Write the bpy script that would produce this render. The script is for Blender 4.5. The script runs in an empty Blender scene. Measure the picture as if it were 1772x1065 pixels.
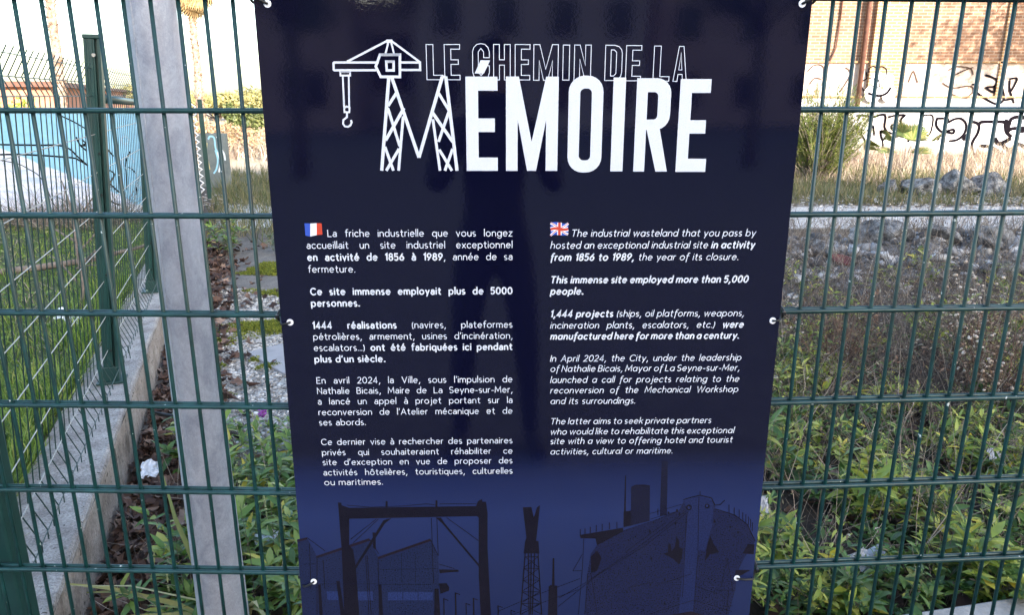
import bpy, bmesh, math, random
import numpy as np
from mathutils import Vector, Matrix
R = math.radians
random.seed(7); rng = np.random.default_rng(11)
SC = bpy.context.scene
COL = SC.collection

# ---------------------------------------------------------------- camera, sky, sun, exposure
EYE = 1.6
PITCH, ROLL = R(15.76), R(-0.08)
cd = bpy.data.cameras.new('camera'); cam = bpy.data.objects.new('camera', cd); COL.objects.link(cam)
cd.sensor_fit = 'HORIZONTAL'; cd.sensor_width = 36.0; cd.lens = 36.0 * 1300 / 1772
cd.clip_start = 0.05; cd.clip_end = 1500
fw = Vector((0, math.cos(PITCH), -math.sin(PITCH))); rt = Vector((1, 0, 0)); dn = fw.cross(rt)
rt2 = math.cos(ROLL) * rt + math.sin(ROLL) * dn; dn2 = -math.sin(ROLL) * rt + math.cos(ROLL) * dn
m3 = Matrix((rt2, -dn2, -fw)).transposed()
cam.matrix_world = Matrix.Translation((0, 0, EYE)) @ m3.to_4x4()
SC.camera = cam

SUN_EL, SUN_AZ = R(17.0), R(150.0)          # behind the photographer, to the right
w = bpy.data.worlds.new('World'); SC.world = w; w.use_nodes = True
nt = w.node_tree; nt.nodes.clear()
sky = nt.nodes.new('ShaderNodeTexSky'); sky.sky_type = 'NISHITA'; sky.sun_disc = False
sky.sun_elevation = SUN_EL; sky.sun_rotation = SUN_AZ; sky.air_density = 1.0; sky.dust_density = 2.0; sky.ozone_density = 1.0
bg = nt.nodes.new('ShaderNodeBackground'); bg.inputs['Strength'].default_value = 0.15
wo = nt.nodes.new('ShaderNodeOutputWorld')
nt.links.new(sky.outputs[0], bg.inputs[0]); nt.links.new(bg.outputs[0], wo.inputs[0])
sl = bpy.data.lights.new('sun', 'SUN'); sl.energy = 3.5; sl.angle = R(0.5); sl.color = (1.0, 0.91, 0.80)
so = bpy.data.objects.new('sun', sl); COL.objects.link(so)
sdir = Vector((math.sin(SUN_AZ) * math.cos(SUN_EL), math.cos(SUN_AZ) * math.cos(SUN_EL), math.sin(SUN_EL)))
so.rotation_euler = sdir.to_track_quat('Z', 'Y').to_euler(); so.location = sdir * 60
vs = SC.view_settings; vs.view_transform = 'Standard'; vs.look = 'None'; vs.gamma = 1.0; vs.exposure = 2.45
try: vs.use_curve_mapping = False
except Exception: pass

try: SC.cycles.use_denoising = True; SC.cycles.denoising_prefilter = 'NONE'        # keep the fine detail of leaves and gravel
except Exception: pass
# ---------------------------------------------------------------- helpers
def tag(o, label=None, cat=None, group=None, kind=None):
    if label: o['label'] = label
    if cat: o['category'] = cat
    if group: o['group'] = group
    if kind: o['kind'] = kind
    return o
def link(o, parent=None):
    COL.objects.link(o)
    if parent is not None: o.parent = parent
    return o
def empty(name, loc=(0, 0, 0), rz=0.0, label=None, cat=None, group=None):
    o = bpy.data.objects.new(name, None); o.empty_display_size = 0.1
    o.location = loc; o.rotation_euler = (0, 0, rz); link(o)
    return tag(o, label, cat, group)
def copy_tree(o, parent=None):
    c = o.copy(); link(c, parent)
    for ch in list(o.children): copy_tree(ch, c)
    return c

class MB:
    """collects boxes, tubes, strips and polygons; build() links them as one mesh object"""
    def __init__(s): s.v = []; s.f = []
    def add(s, vs_, fs_):
        o = len(s.v); s.v += [tuple(p) for p in vs_]; s.f += [tuple(i + o for i in f) for f in fs_]
    def box(s, c, d, rz=0.0):
        x, y, z = (k / 2 for k in d); ca, sa = math.cos(rz), math.sin(rz)
        vv = []
        for dz in (-z, z):
            for dx, dy in ((-x, -y), (x, -y), (x, y), (-x, y)):
                vv.append((c[0] + dx * ca - dy * sa, c[1] + dx * sa + dy * ca, c[2] + dz))
        s.add(vv, [(3, 2, 1, 0), (4, 5, 6, 7), (0, 1, 5, 4), (1, 2, 6, 5), (2, 3, 7, 6), (3, 0, 4, 7)])
    def tube(s, pts, r, n=6, cap=True):
        pts = [Vector(p) for p in pts]; m = len(pts)
        rr = r if hasattr(r, '__len__') else [r] * m
        vv = []; prev = None
        for i, p in enumerate(pts):
            d = (pts[min(i + 1, m - 1)] - pts[max(i - 1, 0)]).normalized()
            if prev is None:
                a = Vector((0, 0, 1)) if abs(d.z) < 0.9 else Vector((1, 0, 0))
                u = d.cross(a).normalized()
            else:
                u = (prev - d * prev.dot(d)).normalized()
            prev = u; b = d.cross(u)
            for k in range(n):
                t = 2 * math.pi * k / n
                vv.append(p + (u * math.cos(t) + b * math.sin(t)) * rr[i])
        ff = []
        for i in range(m - 1):
            for k in range(n):
                k2 = (k + 1) % n
                ff.append((i * n + k, i * n + k2, (i + 1) * n + k2, (i + 1) * n + k))
        if cap: ff += [tuple(reversed(range(n))), tuple((m - 1) * n + k for k in range(n))]
        s.add(vv, ff)
    def prism(s, poly, z0, z1):
        n = len(poly)
        s.add([(x, y, z0) for x, y in poly] + [(x, y, z1) for x, y in poly],
              [tuple(reversed(range(n))), tuple(range(n, 2 * n))] + [(i, (i + 1) % n, n + (i + 1) % n, n + i) for i in range(n)])
    def build(s, name, mat, parent=None, smooth=False, bevel=0.0):
        me = bpy.data.meshes.new(name); me.from_pydata(s.v, [], s.f); me.update()
        if smooth: me.polygons.foreach_set('use_smooth', [True] * len(me.polygons))
        me.materials.append(mat)
        o = bpy.data.objects.new(name, me); link(o, parent)
        if bevel:
            b = o.modifiers.new('bevel', 'BEVEL'); b.width = bevel; b.segments = 2; b.limit_method = 'ANGLE'
        return o

class Acc:
    """numpy accumulator for leaves, blades, pebbles"""
    def __init__(s): s.v = []; s.q = []; s.t = []; s.n = 0
    def add(s, v, q=None, t=None):
        if q is not None and len(q): s.q.append(np.asarray(q) + s.n)
        if t is not None and len(t): s.t.append(np.asarray(t) + s.n)
        s.v.append(v); s.n += len(v)
    def leaves(s, P, D, U, L, W, fold=0.25, droop=0.3):
        n = len(P)
        if n == 0: return
        D = D / np.linalg.norm(D, axis=1, keepdims=True)
        S = np.cross(D, U); S /= np.linalg.norm(S, axis=1, keepdims=True) + 1e-9
        N = np.cross(S, D)
        L = np.broadcast_to(L, n)[:, None]; W = np.broadcast_to(W, n)[:, None]
        droop = np.broadcast_to(droop, n)[:, None]
        c = lambda t: P + D * L * t - N * droop * L * t * t
        e = lambda t, wd, sg: c(t) + S * W * wd * sg * 0.5 + N * fold * W * wd * 0.5
        V = np.stack([c(0), e(.35, 1, -1), c(.35), e(.35, 1, 1), e(.7, .72, -1), c(.7), e(.7, .72, 1), c(1.0)], 1).reshape(-1, 3)
        o = (np.arange(n) * 8)[:, None]
        q = np.concatenate([o + [1, 4, 5, 2], o + [2, 5, 6, 3]])
        t = np.concatenate([o + [0, 1, 2], o + [0, 2, 3], o + [4, 7, 5], o + [5, 7, 6]])
        s.add(V, q, t)
    def blades(s, P, D, L, W, bend=0.4):
        n = len(P)
        if n == 0: return
        a = rng.uniform(0, 2 * np.pi, n); S = np.stack([np.cos(a), np.sin(a), np.zeros(n)], 1)
        L = np.broadcast_to(L, n)[:, None]; W = np.broadcast_to(W, n)[:, None]
        B = np.stack([-np.sin(a), np.cos(a), np.zeros(n)], 1) * (rng.uniform(-1, 1, (n, 1)) * bend)
        c = lambda t: P + D * L * t + B * L * t * t
        V = np.stack([c(0) - S * W / 2, c(0) + S * W / 2, c(.55) - S * W * .4, c(.55) + S * W * .4, c(1.0)], 1).reshape(-1, 3)
        o = (np.arange(n) * 5)[:, None]
        s.add(V, o + [0, 1, 3, 2], o + [2, 3, 4])
    def stems(s, P, D, L, r, bend=0.2):
        """three-sided tapered stems of three segments"""
        n = len(P)
        if n == 0: return
        D = D / np.linalg.norm(D, axis=1, keepdims=True)
        L = np.broadcast_to(L, n)[:, None]; r = np.broadcast_to(r, n)[:, None]
        B = rng.normal(0, 1, (n, 3)) * bend
        A = np.cross(D, rng.normal(0, 1, (n, 3))); A /= np.linalg.norm(A, axis=1, keepdims=True)
        C = np.cross(D, A); V = []
        for t, k in ((0, 1), (.35, .85), (.7, .6), (1, .25)):
            ctr = P + D * L * t + B * L * (t * t)
            for j in range(3):
                th = 2 * np.pi * j / 3
                V.append(ctr + (A * math.cos(th) + C * math.sin(th)) * r * k)
        V = np.stack(V, 1).reshape(-1, 3); o = (np.arange(n) * 12)[:, None]
        q = [o + [i * 3 + j, i * 3 + (j + 1) % 3, i * 3 + 3 + (j + 1) % 3, i * 3 + 3 + j] for i in range(3) for j in range(3)]
        s.add(V, np.concatenate(q))
        return P + D * L + B * L
    def lumps(s, P, size, flat=0.7, rough=0.35):
        """small irregular twelve-vertex stones or fluff heads"""
        n = len(P)
        if n == 0: return
        ph = (1 + 5 ** .5) / 2
        iv = np.array([(-1, ph, 0), (1, ph, 0), (-1, -ph, 0), (1, -ph, 0), (0, -1, ph), (0, 1, ph), (0, -1, -ph), (0, 1, -ph), (ph, 0, -1), (ph, 0, 1), (-ph, 0, -1), (-ph, 0, 1)]) / 1.9
        it = np.array([(0, 11, 5), (0, 5, 1), (0, 1, 7), (0, 7, 10), (0, 10, 11), (1, 5, 9), (5, 11, 4), (11, 10, 2), (10, 7, 6), (7, 1, 8), (3, 9, 4), (3, 4, 2), (3, 2, 6), (3, 6, 8), (3, 8, 9), (4, 9, 5), (2, 4, 11), (6, 2, 10), (8, 6, 7), (9, 8, 1)])
        size = np.broadcast_to(size, n)
        V = iv[None] * (1 + rng.uniform(-rough, rough, (n, 12, 1)))
        sc = np.stack([rng.uniform(.7, 1.3, n), rng.uniform(.7, 1.3, n), rng.uniform(.6, 1.1, n) * flat], 1)
        V = V * sc[:, None] * size[:, None, None] * .5
        a = rng.uniform(0, 2 * np.pi, n); ca, sa = np.cos(a)[:, None], np.sin(a)[:, None]
        V = np.stack([V[..., 0] * ca - V[..., 1] * sa, V[..., 0] * sa + V[..., 1] * ca, V[..., 2]], -1) + P[:, None]
        s.add(V.reshape(-1, 3), None, ((np.arange(n) * 12)[:, None, None] + it[None]).reshape(-1, 3))
    def build(s, name, mat, parent=None, smooth=False):
        V = np.concatenate(s.v); Q = np.concatenate(s.q) if s.q else np.zeros((0, 4), int); T = np.concatenate(s.t) if s.t else np.zeros((0, 3), int)
        me = bpy.data.meshes.new(name); me.vertices.add(len(V)); me.vertices.foreach_set('co', V.astype(np.float32).ravel())
        li = np.concatenate([Q.ravel(), T.ravel()]).astype(np.int32); me.loops.add(len(li)); me.loops.foreach_set('vertex_index', li)
        me.polygons.add(len(Q) + len(T))
        ls = np.concatenate([np.arange(len(Q)) * 4, len(Q) * 4 + np.arange(len(T)) * 3]).astype(np.int32)
        me.polygons.foreach_set('loop_start', ls)
        me.update(calc_edges=True); me.validate()
        if smooth: me.polygons.foreach_set('use_smooth', [True] * len(me.polygons))
        me.materials.append(mat)
        return link(bpy.data.objects.new(name, me), parent)

# ---------------------------------------------------------------- materials
def newmat(name):
    m = bpy.data.materials.new(name); m.use_nodes = True
    n = m.node_tree.nodes; b = n.get('Principled BSDF')
    return m, n, m.node_tree.links, b
def ramp(n, l, src, stops, interp='LINEAR'):
    r = n.new('ShaderNodeValToRGB'); r.color_ramp.interpolation = interp
    e = r.color_ramp.elements
    while len(e) < len(stops): e.new(0.5)
    for k, (p, c) in enumerate(stops):
        e[k].position = p; e[k].color = (*c, 1) if len(c) == 3 else c
    if src is not None: l.new(src, r.inputs[0])
    return r
def noise(n, l, scale, detail=5, rough=.6, vec=None, dist=0.0):
    t = n.new('ShaderNodeTexNoise'); t.inputs['Scale'].default_value = scale; t.inputs['Detail'].default_value = detail
    t.inputs['Roughness'].default_value = rough; t.inputs['Distortion'].default_value = dist
    if vec is not None: l.new(vec, t.inputs['Vector'])
    return t
def objco(n): return n.new('ShaderNodeTexCoord').outputs['Object']
def mix(n, l, fac, a, b, mode='MIX'):
    x = n.new('ShaderNodeMixRGB'); x.blend_type = mode
    for s_, v_ in ((0, fac), (1, a), (2, b)):
        if hasattr(v_, 'is_output'): l.new(v_, x.inputs[s_])
        elif s_ == 0: x.inputs[0].default_value = v_
        else: x.inputs[s_].default_value = (*v_, 1)
    return x.outputs[0]
def bump(n, l, b, h, strength, dist=0.01, chain=None):
    x = n.new('ShaderNodeBump'); x.inputs['Strength'].default_value = strength; x.inputs['Distance'].default_value = dist
    l.new(h, x.inputs['Height'])
    if chain is not None: l.new(chain, x.inputs['Normal'])
    l.new(x.outputs[0], b.inputs['Normal']); return x.outputs[0]
def surf(name, stops, scale=6, rough=.8, bs=None, bstr=.3, bdist=.01, metal=0.0, detail=6, spots=None, spec=.5, speck=None, world=False):
    """noise-coloured surface with bump; spots = (scale, threshold, colour)"""
    m, n, l, b = newmat(name); co = n.new('ShaderNodeNewGeometry').outputs['Position'] if world else objco(n)
    t = noise(n, l, scale, detail, .65, co)
    c = ramp(n, l, t.outputs[0], stops).outputs[0]
    if spots:
        t2 = noise(n, l, spots[0], 3, .5, co)
        k = ramp(n, l, t2.outputs[0], [(spots[1], (0, 0, 0)), (min(spots[1] + .025, 1), (1, 1, 1))]).outputs[0]
        c = mix(n, l, k, c, spots[2])
    if speck:
        t4 = noise(n, l, speck[0], 4, .8, co); c = mix(n, l, 1, c, ramp(n, l, t4.outputs[0], [(.34, (1 - speck[1],) * 3), (.66, (1 + speck[1],) * 3)]).outputs[0], 'MULTIPLY')
    l.new(c, b.inputs['Base Color']); b.inputs['Roughness'].default_value = rough; b.inputs['Metallic'].default_value = metal
    b.inputs['Specular IOR Level'].default_value = spec
    if bs:
        t3 = noise(n, l, bs, 6, .7, co); bump(n, l, b, t3.outputs[0], bstr, bdist)
    return m
def leafmat(name, stops, rough=.42, trans=.3, spec=.5):
    m, n, l, b = newmat(name)
    g = n.new('ShaderNodeNewGeometry')
    c = ramp(n, l, g.outputs['Random Per Island'], stops).outputs[0]
    t = noise(n, l, 9, 3, .6, objco(n)); v = ramp(n, l, t.outputs[0], [(.3, (.75, .75, .75)), (.7, (1.2, 1.2, 1.2))]).outputs[0]
    c = mix(n, l, 1.0, c, v, 'MULTIPLY')
    l.new(c, b.inputs['Base Color']); b.inputs['Roughness'].default_value = rough; b.inputs['Specular IOR Level'].default_value = spec
    if trans:
        tr = n.new('ShaderNodeBsdfTranslucent'); l.new(c, tr.inputs[0])
        mx = n.new('ShaderNodeMixShader'); mx.inputs[0].default_value = trans
        l.new(b.outputs[0], mx.inputs[1]); l.new(tr.outputs[0], mx.inputs[2]); l.new(mx.outputs[0], n['Material Output'].inputs[0])
    return m
def flat(name, c, rough=.4, spec=.5, metal=0.0):
    m, n, l, b = newmat(name); co = objco(n)
    t = noise(n, l, 14, 4, .6, co)
    x = ramp(n, l, t.outputs[0], [(.3, tuple(k * .92 for k in c)), (.7, tuple(min(1, k * 1.06) for k in c))]).outputs[0]
    l.new(x, b.inputs['Base Color']); b.inputs['Roughness'].default_value = rough; b.inputs['Specular IOR Level'].default_value = spec; b.inputs['Metallic'].default_value = metal
    return m

M = {}
M['fence'] = surf('green_coated_wire', [(.3, (.0025, .025, .024)), (.7, (.0065, .044, .043))], 7, .38, 90, .15, .002, spots=(75, .715, (.50, .54, .52)), world=True, speck=(24, .35))
M['fence_dark'] = surf('green_coated_post', [(.3, (.004, .030, .028)), (.7, (.009, .050, .044))], 5, .42, 60, .1, .002, spots=(14, .74, (.35, .42, .38)))
M['mesh_wire'] = surf('dark_green_wire', [(.3, (.005, .024, .022)), (.7, (.010, .040, .036))], 9, .4)
M['pale_wire'] = surf('pale_cream_wire', [(.3, (.26, .25, .22)), (.7, (.50, .47, .42))], 12, .5)  # cream wire colour, much paler than the upright wires
M['concrete'] = surf('low_wall_concrete', [(.3, (.20, .175, .16)), (.5, (.36, .33, .31)), (.7, (.50, .47, .445))], 7, .92, 70, 1.0, .02, detail=10, spots=(45, .66, (.09, .078, .065)), speck=(110, .45))
M['render_face'] = surf('low_wall_stained_face', [(.32, (.11, .085, .06)), (.48, (.29, .24, .20)), (.68, (.41, .355, .31))], 4, .92, 60, .9, .015, detail=10, spots=(24, .65, (.08, .062, .04)), speck=(70, .35))
M['kerb'] = surf('kerb_concrete', [(.25, (.2, .19, .18)), (.75, (.4, .38, .36))], 14, .9, 60, .6, .01)
M['black_plastic'] = flat('black_plastic', (.008, .008, .009), .35)
M['white_plastic'] = flat('white_plastic', (.80, .80, .82), .4)
M['paper'] = flat('crumpled_white_paper', (.72, .75, .80), .7)
M['green_leaf'] = leafmat('green_leaf', [(0, (.04, .095, .02)), (.35, (.10, .19, .035)), (.7, (.19, .28, .05)), (.92, (.32, .36, .08)), (1, (.5, .4, .05))])
M['yellow_leaf'] = leafmat('yellow_green_leaf', [(0, (.045, .095, .018)), (.3, (.15, .22, .03)), (.7, (.31, .36, .055)), (.93, (.48, .48, .11)), (1, (.62, .46, .03))])
M['dark_leaf'] = leafmat('dark_green_leaf', [(0, (.022, .06, .016)), (.5, (.06, .13, .026)), (.9, (.13, .21, .05)), (1, (.26, .26, .05))])
M['grey_leaf'] = leafmat('grey_green_leaf', [(0, (.07, .10, .06)), (.5, (.13, .17, .09)), (1, (.24, .26, .14))])
M['dead_leaf'] = leafmat('dead_brown_leaf', [(0, (.025, .014, .011)), (.4, (.07, .036, .026)), (.75, (.14, .078, .054)), (1, (.30, .21, .16))], .7, .12)
M['scrub_leaf'] = leafmat('withered_scrub_leaf', [(0, (.05, .03, .022)), (.4, (.12, .08, .055)), (.7, (.20, .15, .10)), (.85, (.16, .17, .07)), (1, (.42, .36, .28))], .8, .2)
M['grass'] = leafmat('lawn_grass', [(0, (.045, .10, .018)), (.5, (.14, .235, .035)), (.9, (.27, .34, .06)), (1, (.40, .36, .12))], .5, .35)
M['dry_grass'] = leafmat('dry_grass', [(0, (.20, .14, .10)), (.5, (.38, .29, .22)), (.85, (.50, .42, .35)), (1, (.30, .28, .15))], .7, .25)
M['rough_grass'] = leafmat('rough_grass', [(0, (.06, .08, .025)), (.5, (.12, .13, .045)), (.85, (.22, .18, .09)), (1, (.3, .25, .14))], .6, .3)
M['twig'] = leafmat('dry_twig', [(0, (.07, .052, .042)), (.5, (.16, .125, .10)), (.85, (.30, .25, .20)), (1, (.46, .40, .32))], .85, 0)
M['bark'] = surf('grey_bark', [(.3, (.08, .06, .05)), (.7, (.22, .18, .15))], 18, .9, 60, .6, .006)
M['fluff'] = leafmat('fluffy_seed_head', [(0, (.38, .27, .20)), (.5, (.58, .47, .38)), (1, (.74, .66, .58))], .9, .2)
M['gravel'] = leafmat('pale_gravel', [(0, (.10, .095, .09)), (.35, (.27, .255, .24)), (.8, (.44, .42, .395)), (1, (.60, .58, .55))], .9, 0)
M['rubble'] = leafmat('grey_rubble', [(0, (.03, .03, .033)), (.35, (.12, .12, .125)), (.75, (.28, .277, .28)), (1, (.52, .51, .50))], .95, 0)
M['moss'] = leafmat('moss', [(0, (.07, .10, .01)), (.5, (.14, .17, .018)), (1, (.24, .25, .03))], .9, .1)
M['rock'] = surf('broken_concrete', [(.38, (.055, .055, .058)), (.5, (.22, .22, .222)), (.62, (.42, .415, .41))], 7, .95, 16, 1.0, .12, detail=12, speck=(45, .4))
M['far_leaf'] = leafmat('tree_leaf', [(0, (.05, .07, .02)), (.5, (.10, .13, .04)), (1, (.19, .20, .07))], .6, .3)
M['bush_dry'] = leafmat('russet_bush_leaf', [(0, (.24, .14, .085)), (.5, (.42, .28, .17)), (1, (.50, .40, .20))], .7, .3)
M['pine_leaf'] = leafmat('tamarisk_spray', [(0, (.045, .075, .015)), (.5, (.12, .16, .03)), (1, (.24, .25, .06))], .6, .4)

SIGN_MEMO={"E":[[-1255,16339],[-670,16331],[-683,14642],[-1265,14643]],"M":[[-523,16341],[441,16334],[440,14641],[-524,14642]],"O":[[619,16358],[1254,16353],[1276,14608],[635,14612]],"I":[[1442,16324],[1668,16324],[1676,14630],[1442,14630]],"R":[[1874,16316],[2469,16311],[2558,14623],[1876,14627]],"E2":[[2672,16302],[3234,16298],[3255,14616],[2680,14623]],"acc":[[-1091,16389],[-922,16390],[-807,16618],[-981,16618]]}
SIGN_OUTL={"L":[[-1951,16884],[-1662,16885],[-1668,16280],[-1959,16279]],"E":[[-1626,16885],[-1350,16886],[-1360,16280],[-1637,16280]],"C":[[-1125,16901],[-820,16902],[-825,16272],[-1124,16272]],"H":[[-747,16890],[-443,16888],[-449,16279],[-745,16278]],"E2":[[-357,16889],[-89,16889],[-90,16280],[-356,16279]],"M":[[-22,16890],[424,16888],[420,16275],[-19,16274]],"I":[[504,16883],[626,16883],[627,16278],[516,16278]],"N":[[712,16883],[1015,16884],[1018,16276],[720,16275]],"D":[[1270,16882],[1577,16880],[1590,16271],[1285,16273]],"E3":[[1651,16877],[1927,16878],[1938,16268],[1664,16268]],"L2":[[2156,16870],[2282,16870],[2456,16263],[2169,16263]],"A":[[2590,16865],[2723,16866],[2831,16258],[2472,16258]]}
SIGN_LOGO=[[15,1,[[-3623,16573],[-2840,16575],[-2815,16575]]],[15,0,[[-3632,16440],[-2867,16442]]],[15,0,[[-3623,16578],[-3627,16435]]],[15,0,[[-2423,16576],[-2073,16577],[-2074,16448],[-2415,16448]]],[14,0,[[-3383,16586],[-2647,16943]]],[14,0,[[-2572,16943],[-2080,16589]]],[22,0,[[-2660,16938],[-2552,16938]]],[13,0,[[-2687,16718],[-2629,16909]]],[13,0,[[-2531,16718],[-2573,16910]]],[18,0,[[-2784,16708],[-2428,16709],[-2443,16328],[-2788,16328],[-2869,16507],[-2784,16708],[-2428,16709]]],[17,0,[[-2678,16590],[-2546,16590],[-2552,16440],[-2674,16440],[-2678,16590],[-2546,16590]]],[12,0,[[-3512,16411],[-3335,16412],[-3338,16349],[-3511,16348],[-3512,16411],[-3335,16412]]],[12,0,[[-3471,16336],[-3478,15782]]],[12,0,[[-3364,16336],[-3386,15782]]],[12,0,[[-3478,15782],[-3478,15707],[-3390,15707],[-3380,15792],[-3431,15807],[-3478,15782]]],[13,0,[[-3432,15695],[-3436,15619],[-3506,15569],[-3515,15501],[-3487,15456],[-3431,15446],[-3378,15476],[-3357,15527],[-3367,15569]]],[23,0,[[-2644,16313],[-2847,14648]]],[23,0,[[-2588,16313],[-2145,14889]]],[23,0,[[-2145,14889],[-1675,16337]]],[23,0,[[-1614,16337],[-1441,14646]]],[18,0,[[-1675,16327],[-1614,16327]]],[20,0,[[-2520,16043],[-2676,15820]]],[20,0,[[-2685,15783],[-2493,15100]]],[22,0,[[-2389,15783],[-2749,15202]]],[19,0,[[-2410,15633],[-2532,14648]]],[20,0,[[-2767,15087],[-2629,14648]]],[20,0,[[-2508,15049],[-2761,14648]]],[20,0,[[-1751,16044],[-1565,15734]]],[20,0,[[-1565,15734],[-1773,15177]]],[22,0,[[-1876,15708],[-1512,15177]]],[19,0,[[-1867,15583],[-1760,14647]]],[20,0,[[-1764,15036],[-1536,14646]]],[20,0,[[-1515,15048],[-1668,14647]]]]
SIGN_FLAGF=[["b",[[-4356,13659],[-4245,13653],[-4263,13405],[-4355,13422]]],["w",[[-4245,13653],[-4125,13663],[-4139,13431],[-4263,13405]]],["r",[[-4125,13663],[-4027,13658],[-4031,13442],[-4139,13431]]]]
SIGN_FLAGG=[[330,13656],[672,13655],[672,13426],[334,13401]]
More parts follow.
